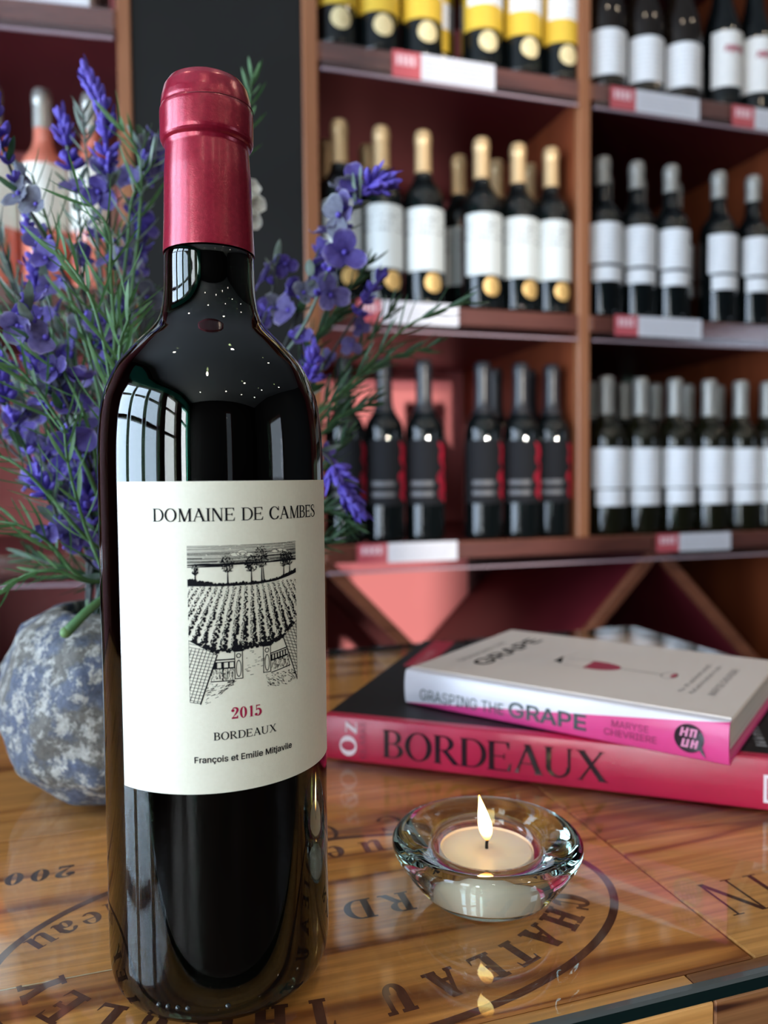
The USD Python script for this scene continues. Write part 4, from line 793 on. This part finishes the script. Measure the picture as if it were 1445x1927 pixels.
vm.vertices = vm.vertices + vm.vertex_normals * (nv * .0022 * lim)[:, None]; vm.vertices[:, 2] -= vm.vertices[:, 2].min()
STONE = M('mottled_stone', {'g': ('geometry', {}), 'n1': ('noise_texture', {'scale': 130, 'detail': 7, 'roughness': .75, 'distortion': .3}), 'n2': ('noise_texture', {'scale': 40, 'detail': 3, 'roughness': .6}), 'n3': ('noise_texture', {'scale': 340, 'detail': 4, 'roughness': .7}),
                          'rb': ('rgb_ramp', {'ramp': [(.34, (.058, .074, .130)), (.47, (.085, .098, .135)), (.53, (.105, .098, .085)), (.70, (.14, .125, .105))]}), 'rw': ('rgb_ramp', {'ramp': [(.50, (0, 0, 0)), (.575, (1, 1, 1))]}), 'x': ('mix_color', {'b': (.40, .39, .355)}),
                          'r3': ('rgb_ramp', {'ramp': [(.3, (.42, .42, .42)), (.65, (.95, .95, .95))]}), 'y': ('mix_color', {'blend_type': 'multiply', 'fac': 1.0}), 'b': ('bump', {'strength': .5, 'distance': .0014}), 'p': ('principled_bsdf', {'roughness': .72})},
          [('g.position', 'n1.vector'), ('g.position', 'n2.vector'), ('g.position', 'n3.vector'), ('n2.fac', 'rb.fac'), ('n1.fac', 'rw.fac'), ('rw.color', 'x.fac'), ('rb.color', 'x.a'), ('n3.fac', 'r3.fac'), ('x.result', 'y.a'), ('r3.color', 'y.b'), ('y.result', 'p.base_color'), ('n3.fac', 'b.height'), ('b.normal', 'p.normal')])
vase = thing('vase', 'squat blue-grey mottled stone vase standing behind the bottle', 'vase', (VX, VY, 0))
put('body', vm, STONE, vase, smooth=60)
put('filling', lathe([(0, 0), (.026, 0), (.026, .003), (0, .004)], 24), plain('dark_filling', (.02, .03, .015), .9), vase)
vase.GetChildren()[-1].CreateAttribute('xformOp:translate', Sdf.ValueTypeNames.Double3).Set(Gf.Vec3d(0, 0, .060)); UsdGeom.Xformable(vase.GetChildren()[-1]).SetXformOpOrder([UsdGeom.XformOp(vase.GetChildren()[-1].GetAttribute('xformOp:translate'))])
# ------------------------------------------------------------------ the artificial lavender in the vase
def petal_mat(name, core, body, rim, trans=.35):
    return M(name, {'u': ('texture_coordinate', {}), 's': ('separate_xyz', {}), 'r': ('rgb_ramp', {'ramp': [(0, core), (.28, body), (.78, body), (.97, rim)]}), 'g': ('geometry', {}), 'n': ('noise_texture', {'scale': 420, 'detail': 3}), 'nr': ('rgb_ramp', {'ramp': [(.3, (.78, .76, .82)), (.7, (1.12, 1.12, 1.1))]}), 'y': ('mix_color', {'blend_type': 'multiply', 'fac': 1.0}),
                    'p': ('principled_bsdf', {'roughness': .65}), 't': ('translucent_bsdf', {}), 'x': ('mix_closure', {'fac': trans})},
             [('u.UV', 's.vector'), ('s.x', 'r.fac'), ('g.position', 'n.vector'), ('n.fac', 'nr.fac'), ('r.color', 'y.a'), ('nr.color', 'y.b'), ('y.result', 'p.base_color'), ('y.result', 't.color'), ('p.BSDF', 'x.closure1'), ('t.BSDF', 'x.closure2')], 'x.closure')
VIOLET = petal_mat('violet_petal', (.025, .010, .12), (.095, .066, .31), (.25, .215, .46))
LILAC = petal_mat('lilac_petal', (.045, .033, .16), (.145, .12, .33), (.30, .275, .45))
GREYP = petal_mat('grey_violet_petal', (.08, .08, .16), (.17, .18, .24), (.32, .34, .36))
BUD = noisy('violet_bud', [(.3, (.052, .030, .30)), (.7, (.125, .082, .50))], 160, .6)
def leaf_mat(name, a, b): return M(name, {'g': ('geometry', {}), 'n': ('noise_texture', {'scale': 150, 'detail': 3}), 'r': ('rgb_ramp', {'ramp': [(.3, a), (.7, b)]}), 'p': ('principled_bsdf', {'roughness': .55}), 't': ('translucent_bsdf', {}), 'x': ('mix_closure', {'fac': .25})},
                                         [('g.position', 'n.vector'), ('n.fac', 'r.fac'), ('r.color', 'p.base_color'), ('r.color', 't.color'), ('p.BSDF', 'x.closure1'), ('t.BSDF', 'x.closure2')], 'x.closure')
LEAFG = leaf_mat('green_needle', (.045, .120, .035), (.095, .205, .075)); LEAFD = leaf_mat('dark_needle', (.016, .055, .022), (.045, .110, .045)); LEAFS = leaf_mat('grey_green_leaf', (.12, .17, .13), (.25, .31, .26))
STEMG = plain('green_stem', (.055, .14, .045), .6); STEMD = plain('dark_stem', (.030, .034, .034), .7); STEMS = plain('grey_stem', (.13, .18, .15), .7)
fr_ = random.Random(21)
def unit(v): v = np.asarray(v, float); return v / (np.linalg.norm(v) + 1e-12)
def sphere(): return unit([fr_.gauss(0, 1) for _ in range(3)])
def blade(base, d, up, L, w, curl=.25):
    d = unit(d); s = unit(np.cross(d, up)); u = np.cross(s, d); n = 7; v, f = [], []
    for i in range(n):
        t = i / (n - 1); ww = w * .5 * (math.sin(math.pi * min(1, t * .92 + .08)) ** .6) * (1 if i < n - 1 else .1)
        c = base + d * L * t + u * (curl * L * t * t)
        v += [c - s * ww + u * ww * .35, c, c + s * ww + u * ww * .35]
    for i in range(n - 1):
        for q in (0, 1): a = i * 3 + q; f += [(a, a + 1, a + 4), (a, a + 4, a + 3)]
    return trimesh.Trimesh(np.array(v), np.array(f), process=False)
def petal(base, d, up, L, w, cup=.25, curl=.1, nu=7, nv=6):
    d = unit(d); s = unit(np.cross(d, up)); u = np.cross(s, d); v, uv, f = [], [], []
    for i in range(nu + 1):
        t = i / nu; half = w * .5 * (math.sqrt(max(0, 1 - (2 * t - 1.06) ** 2 / 1.13)) if t > .45 else .28 + .72 * math.sin(t / .45 * math.pi / 2) * .985)
        for j in range(nv + 1):
            q = 2 * j / nv - 1
            v.append(base + d * L * t + s * half * q + u * (cup * w * q * q * .5 + curl * L * math.sin(t * math.pi) + .04 * w * math.sin(5 * q + 7 * t)))
            uv.append((max(t ** 1.5, abs(q) * (.5 + .5 * t)), q))
    for i in range(nu):
        for j in range(nv): a = i * (nv + 1) + j; f += [(a, a + 1, a + nv + 2), (a, a + nv + 2, a + nv + 1)]
    return np.array(v), np.array(f), np.array(uv)
def join(ps):
    V, Fc, UV, k = [], [], [], 0
    for v, f, uv in ps: V.append(v); Fc.append(f + k); UV.append(uv); k += len(v)
    return trimesh.Trimesh(np.vstack(V), np.vstack(Fc), process=False), np.vstack(UV)
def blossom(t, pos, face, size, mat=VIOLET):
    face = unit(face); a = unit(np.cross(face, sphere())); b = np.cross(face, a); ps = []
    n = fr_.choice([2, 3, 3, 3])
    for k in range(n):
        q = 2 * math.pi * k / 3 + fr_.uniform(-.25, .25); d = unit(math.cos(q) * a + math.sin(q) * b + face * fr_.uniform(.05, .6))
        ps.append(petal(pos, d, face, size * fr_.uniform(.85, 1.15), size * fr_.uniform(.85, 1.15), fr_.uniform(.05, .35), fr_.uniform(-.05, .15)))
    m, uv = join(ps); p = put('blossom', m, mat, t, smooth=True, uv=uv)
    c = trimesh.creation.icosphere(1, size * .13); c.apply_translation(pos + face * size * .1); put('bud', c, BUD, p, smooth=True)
def bud_mesh(pos, d, L, w):
    m = trimesh.creation.icosphere(1, 1.0); v = m.vertices * [w / 2, w / 2, L / 2]; v[:, :2] *= (1 + .25 * np.clip(v[:, 2:] / L, -.5, .5)); v[:, 2] += L / 2
    z = unit(d); x = unit(np.cross(z, sphere())); y = np.cross(z, x); return trimesh.Trimesh(pos + v @ np.array([x, y, z]), m.faces, process=False)
def spike(t, pts, size=1.0, mat=BUD):
    """a flower spike along the last stretch of the stem"""
    P = np.asarray(pts); ms = []; n = len(P)
    for i in range(n):
        if i % 3 == 2 and i < n - 3: continue
        ax = unit(P[min(i + 1, n - 1)] - P[max(i - 1, 0)]); u = i / (n - 1)
        for k in range(6 if u < .8 else 4):
            q = 2 * math.pi * (k / 6 + .5 * (i % 2)) + fr_.uniform(-.3, .3); a = unit(np.cross(ax, [.3, .8, .2])); b = np.cross(ax, a)
            d = unit(ax * (.7 + .9 * u) + (math.cos(q) * a + math.sin(q) * b) * (1.35 - .6 * u) * fr_.uniform(.6, 1.2))
            ms.append(bud_mesh(P[i], d, size * fr_.uniform(.0055, .0095), size * fr_.uniform(.0022, .0034)))
            if fr_.random() < .5: ms.append(blade(P[i] + d * .005 * size, d, ax, size * .007, size * .0026, .3))
    put('flower_spike', cat(*ms), mat, t, smooth=True)
V0 = np.array([VX, VY, .075])
stem_no = 0
def stem_path(ctrl):
    base = V0 + np.array([fr_.uniform(-.017, .017), fr_.uniform(-.017, .017), 0]); c = [np.asarray(q, float) for q in ctrl]
    top = base + np.array([0, 0, .03]) + (c[0] - base) * .10; top[:2] = base[:2] + (top[:2] - base[:2]).clip(-.005, .005)
    return spline([base, top] + c, 60)
def lavender(label, ctrl, nb=6, spike_len=12, size=1.0, stem=STEMD, mats=(VIOLET, VIOLET, LILAC, GREYP), start=.38, leaves=6, group=None, bsize=.0085, face=(0, -1, .25)):
    P = stem_path(ctrl); t = thing('flower_stem', label, 'flower', (0, 0, 0), 0, group)
    put('stem', tube(P, np.linspace(.0013, .0007, len(P)), 6), stem, t, smooth=True)
    if spike_len: spike(t, P[-spike_len::2], size)
    e = len(P) - spike_len - 1
    for k in range(nb):
        i = int(np.interp((k + .5) / nb + fr_.uniform(-.3, .3) / nb, [0, 1], [start * 60, e])); ax = unit(P[min(i + 1, 59)] - P[i - 1]); d = unit(np.cross(ax, sphere())); pos = P[i] + d * fr_.uniform(.003, .009) + ax * .003
        blossom(t, pos, unit(d * .8 + np.array(face) * .8 + .9 * sphere()), bsize * size * fr_.uniform(.70, 1.15), fr_.choice(mats))
        if fr_.random() < .6: put('bud', cat(*[bud_mesh(P[i], unit(ax + sphere()), .006, .0026) for _ in range(4)]), BUD, t, smooth=True)
    for k in range(leaves):
        i = int(fr_.uniform(start * 50, e)); ax = unit(P[i + 1] - P[i - 1]); d = unit(ax * .8 + unit(np.cross(ax, sphere())))
        put('leaf', blade(P[i], d, ax, fr_.uniform(.010, .018), fr_.uniform(.0035, .006), .2), fr_.choice([LEAFS, LEAFS, LEAFD]), t, smooth=True)
def rosemary(label, ctrl, n=12, L=.020, w=.0022, mat=LEAFG, stem=STEMG, start=.4, group=None, per=2, spread=1.0):
    P = stem_path(ctrl); t = thing('foliage_stem', label, 'foliage', (0, 0, 0), 0, group)
    put('stem', tube(P, np.linspace(.0013, .0006, len(P)), 6), stem, t, smooth=True)
    for k in range(n):
        u = (k + 1) / n; i = min(59, int(60 * (start + (1 - start) * u))); ax = unit(P[min(i + 1, 59)] - P[max(i - 1, 0)]); a = unit(np.cross(ax, [0, 1, .15])); b = np.cross(ax, a)
        q0 = fr_.uniform(-.5, .5) + (math.pi / 2 if k % 2 else 0) * .6
        for j in range(per):
            q = q0 + 2 * math.pi * j / per; d = unit(ax * (.75 + .6 * u) + spread * (math.cos(q) * a + math.sin(q) * b))
            put('leaf', blade(P[i], d, ax, L * fr_.uniform(.75, 1.15) * (1.05 - .35 * u), w, fr_.uniform(.05, .35)), mat, t, smooth=True)
# --- stems that stand out, from the photograph, each at its own distance
lavender('tallest violet lavender stem, its flower spike against the left shelf', [at(205, 620, .435), at(206, 400, .44), at(203, 300, .44), at(196, 215, .44), at(165, 142, .44)], 6, 22, 1.15, bsize=.010)
lavender('lavender stem with short spike left of the tallest one', [at(165, 640, .45), at(150, 420, .46), at(132, 310, .46), at(118, 228, .46)], 5, 14, 1.1, STEMS)
lavender('lavender stem leaning left out of the picture, nearest the left edge', [at(170, 640, .40), at(105, 490, .39), at(45, 375, .385), at(0, 265, .38), at(-12, 180, .38)], 9, 12, 1.0, start=.3, bsize=.009)
lavender('lavender stem with wide violet blossoms beside the bottle neck', [at(250, 640, .45), at(262, 430, .46), at(270, 320, .46), at(272, 245, .46)], 9, 0, 1.0, STEMS, start=.45, bsize=.0105)
lavender('lavender stem whose spike shows just left of the bottle neck', [at(235, 700, .47), at(250, 560, .47), at(258, 480, .47), at(262, 405, .47)], 4, 14, 1.2)
rosemary('bright green sprig with paired narrow leaves in front of the flowers', [at(212, 760, .36), at(216, 640, .35), at(208, 520, .35), at(203, 430, .35), at(150, 365, .35)], 7, .030, .0026, start=.45)
lavender('stem with large violet blossoms at the left edge, middle height', [at(150, 820, .37), at(95, 690, .36), at(60, 610, .355), at(45, 545, .355)], 6, 0, 1.0, start=.45, bsize=.0115, mats=(VIOLET, VIOLET, LILAC))
lavender('stem with three violet blossoms above the vase, left of the bottle', [at(190, 960, .38), at(140, 830, .37), at(105, 740, .365), at(78, 660, .365)], 7, 8, 1.1, start=.5, bsize=.0115)
lavender('lavender spike drooping at the left beside the bottle label', [at(195, 1080, .40), at(180, 1000, .39), at(165, 950, .38), at(158, 890, .38)], 2, 16, 1.25)
lavender('low lavender stem with blossoms over the left of the vase', [at(170, 1060, .39), at(120, 1000, .38), at(100, 950, .375), at(75, 905, .375)], 6, 8, 1.0, start=.4, bsize=.0095)
lavender('lavender stem at the far left edge with small spike', [at(120, 980, .40), at(50, 850, .39), at(15, 760, .39), at(-5, 690, .39)], 7, 12, 1.1)
rosemary('green sprig bending left below the blossoms', [at(160, 1010, .37), at(90, 930, .36), at(40, 880, .355), at(-15, 850, .355)], 8, .024, .0024, start=.42)
rosemary('low green sprig hanging left over the vase shoulder', [at(170, 1095, .37), at(110, 1075, .355), at(55, 1080, .35), at(5, 1110, .35)], 8, .017, .0021, LEAFG, start=.45)
rosemary('green sprig crossing in front at the left, upper middle', [at(180, 860, .37), at(120, 700, .36), at(50, 620, .355), at(-15, 580, .355)], 8, .026, .0024, start=.45)
rosemary('green sprig rising beside the bottle neck on the left', [at(240, 620, .42), at(262, 420, .42), at(262, 300, .42), at(225, 235, .42)], 7, .024, .0026, start=.55)
rosemary('feathery grey-green sprig beside the tallest flower spike', [at(190, 520, .45), at(172, 380, .46), at(162, 290, .46), at(158, 215, .46)], 7, .018, .0026, LEAFS, STEMS, start=.72)
rosemary('green sprig with spiky tip seen right of the bottle cap', [at(330, 700, .46), at(420, 380, .47), at(462, 235, .47), at(474, 150, .47)], 8, .020, .0024, LEAFG, start=.62)
lavender('tall lavender stem right of the bottle, its spike before the white labels', [at(420, 800, .45), at(555, 640, .44), at(620, 500, .43), at(655, 410, .43), at(690, 355, .43), at(712, 345, .43)], 9, 9, 1.25, STEMS, start=.5, bsize=.0095, leaves=5)
lavender('stem with broad violet blossoms hugging the bottle shoulder on the right', [at(400, 800, .46), at(480, 640, .455), at(510, 560, .45), at(520, 480, .45)], 7, 0, 1.0, start=.5, bsize=.011, leaves=4)
lavender('stem with lilac blossoms between bottle shoulder and tall right spike', [at(430, 850, .45), at(540, 640, .445), at(575, 540, .44), at(600, 470, .44)], 7, 0, 1.0, start=.5, bsize=.0095, leaves=6)
lavender('short lavender spike at the right shoulder of the bottle', [at(440, 900, .45), at(540, 800, .44), at(580, 720, .435), at(590, 665, .435)], 1, 12, 1.1)
lavender('lavender spike hanging out low on the right of the bottle label', [at(420, 900, .44), at(540, 850, .42), at(610, 855, .41), at(640, 905, .41), at(668, 950, .41)], 2, 16, 1.25)
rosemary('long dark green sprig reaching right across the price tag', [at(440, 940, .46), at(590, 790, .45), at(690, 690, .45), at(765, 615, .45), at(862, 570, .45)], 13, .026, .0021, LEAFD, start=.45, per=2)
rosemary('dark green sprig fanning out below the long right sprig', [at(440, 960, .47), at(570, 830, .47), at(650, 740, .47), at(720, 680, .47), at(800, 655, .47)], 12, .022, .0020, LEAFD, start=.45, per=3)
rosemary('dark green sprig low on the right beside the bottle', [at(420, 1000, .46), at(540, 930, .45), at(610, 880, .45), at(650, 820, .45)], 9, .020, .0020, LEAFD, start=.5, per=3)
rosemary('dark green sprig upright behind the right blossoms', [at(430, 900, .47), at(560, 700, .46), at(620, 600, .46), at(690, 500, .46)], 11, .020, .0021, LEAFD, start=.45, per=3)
lavender('lilac stem low between sprigs right of the bottle', [at(430, 930, .47), at(560, 760, .47), at(640, 640, .47), at(715, 520, .47)], 7, 8, 1.0, start=.5, bsize=.008)
# --- the dense heart of the bouquet, left of the bottle
for k in range(13):
    px, py, Y = fr_.uniform(-30, 300), fr_.uniform(330, 950), fr_.uniform(.385, .47)
    mx_ = (px * .45 + 228 * .55 + fr_.uniform(-30, 30)); my = py * .5 + 1120 * .5
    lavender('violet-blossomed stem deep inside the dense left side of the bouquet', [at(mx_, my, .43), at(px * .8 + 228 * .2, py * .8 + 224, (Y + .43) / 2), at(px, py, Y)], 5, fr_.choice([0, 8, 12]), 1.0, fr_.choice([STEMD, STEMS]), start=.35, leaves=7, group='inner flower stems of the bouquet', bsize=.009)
for k in range(24):
    px, py, Y = fr_.uniform(-50, 310), fr_.uniform(400, 1060), fr_.uniform(.42, .53)
    mx_ = (px * .45 + 228 * .55 + fr_.uniform(-30, 30)); my = py * .5 + 1120 * .5
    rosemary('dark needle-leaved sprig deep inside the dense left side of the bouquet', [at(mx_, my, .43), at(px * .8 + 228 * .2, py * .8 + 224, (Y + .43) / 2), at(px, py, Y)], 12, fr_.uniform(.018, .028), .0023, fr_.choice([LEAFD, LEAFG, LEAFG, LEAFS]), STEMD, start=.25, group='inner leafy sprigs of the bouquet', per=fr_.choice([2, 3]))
for lab_, c_ in [('fine green sprig crossing the violet blossoms near the bottle shoulder', [(215, 860, .36), (205, 700, .35), (170, 560, .345), (110, 470, .345)]), ('green sprig leaning towards the bottle shoulder on the left', [(225, 900, .35), (232, 760, .345), (225, 660, .34), (245, 590, .34)]),
                 ('green sprig rising low at the left of the bottle label', [(200, 1085, .37), (160, 990, .36), (130, 880, .35), (120, 800, .35)]), ('green sprig low at the left edge above the vase', [(160, 1090, .38), (90, 1020, .37), (40, 990, .365), (-10, 980, .365)]),
                 ('green sprig among the upper left flower spikes', [(190, 760, .40), (120, 520, .40), (90, 420, .40), (60, 330, .40)]), ('grey-green sprig between the flower spikes and the bottle capsule', [(215, 700, .42), (238, 480, .42), (250, 370, .42), (292, 300, .42)]),
                 ('long green sprig bending to the left edge in the middle', [(170, 900, .37), (90, 760, .36), (40, 700, .355), (-20, 660, .355)])]:
    rosemary(lab_, [at(*q) for q in c_], 9, .027, .0025, LEAFS if 'grey' in lab_ else LEAFG, start=.4)
for lab_, c_ in [('dark green sprig right of the bottle shoulder, behind the violet blossoms', [(430, 960, .48), (540, 780, .48), (590, 640, .48), (640, 590, .48)]), ('dark green sprig spreading before the second shelf, right of the bottle', [(430, 980, .49), (580, 800, .49), (660, 680, .49), (730, 590, .49)]),
                 ('dark green sprig drooping right of the bottle label', [(430, 980, .47), (560, 870, .46), (630, 790, .46), (690, 760, .46)]), ('small dark green sprig low beside the right edge of the label', [(430, 1020, .46), (560, 980, .45), (615, 960, .45), (655, 985, .45)]),
                 ('short dark green sprig at the bottom right of the bouquet', [(430, 1040, .46), (560, 1030, .45), (610, 1020, .45), (640, 1000, .45)])]:
    rosemary(lab_, [at(*q) for q in c_], 14, .022, .0021, LEAFD, start=.4, per=3)
stub = thing('cut_stem', 'thick cut green stem end hanging over the front of the vase', 'stem', (0, 0, 0))
put('stem', tube(spline([at(250, 1095, .41), at(205, 1120, .385), at(165, 1150, .372), at(125, 1190, .366)], 16), np.linspace(.0016, .0026, 16), 10), STEMG, stub, smooth=True)
put('stem_tip', T(trimesh.creation.icosphere(2, .0028), tr(*at(124, 1190, .366))), plain('cut_stem_tip', (.10, .20, .06), .6), stub, smooth=True)
CREAMP = petal_mat('cream_petal', (.62, .62, .46), (.72, .72, .62), (.80, .80, .74), .3)
cb = thing('cream_bloom', 'cream many-petalled artificial bloom half hidden behind the bottle capsule', 'flower', (0, 0, 0))
cpos = at(432, 392, .50)
for ring_n, (nr, rad, tilt) in enumerate([(11, .024, .1), (9, .019, .45), (7, .014, .9)]):
    for k in range(nr):
        q = 2 * math.pi * k / nr + ring_n * .3; d = unit([math.cos(q), -tilt, math.sin(q)]); v, f_, uv = petal(cpos + np.array([0, -.002 * ring_n, 0]), d, np.array([0, -1.0, 0]), rad, rad * .62, .5, .18)
        put('petal', trimesh.Trimesh(v, f_, process=False), CREAMP, cb, smooth=True, uv=uv)
put('stem', tube(stem_path([at(300, 800, .47), at(400, 540, .50), cpos]), .0014, 6), STEMG, cb, smooth=True)
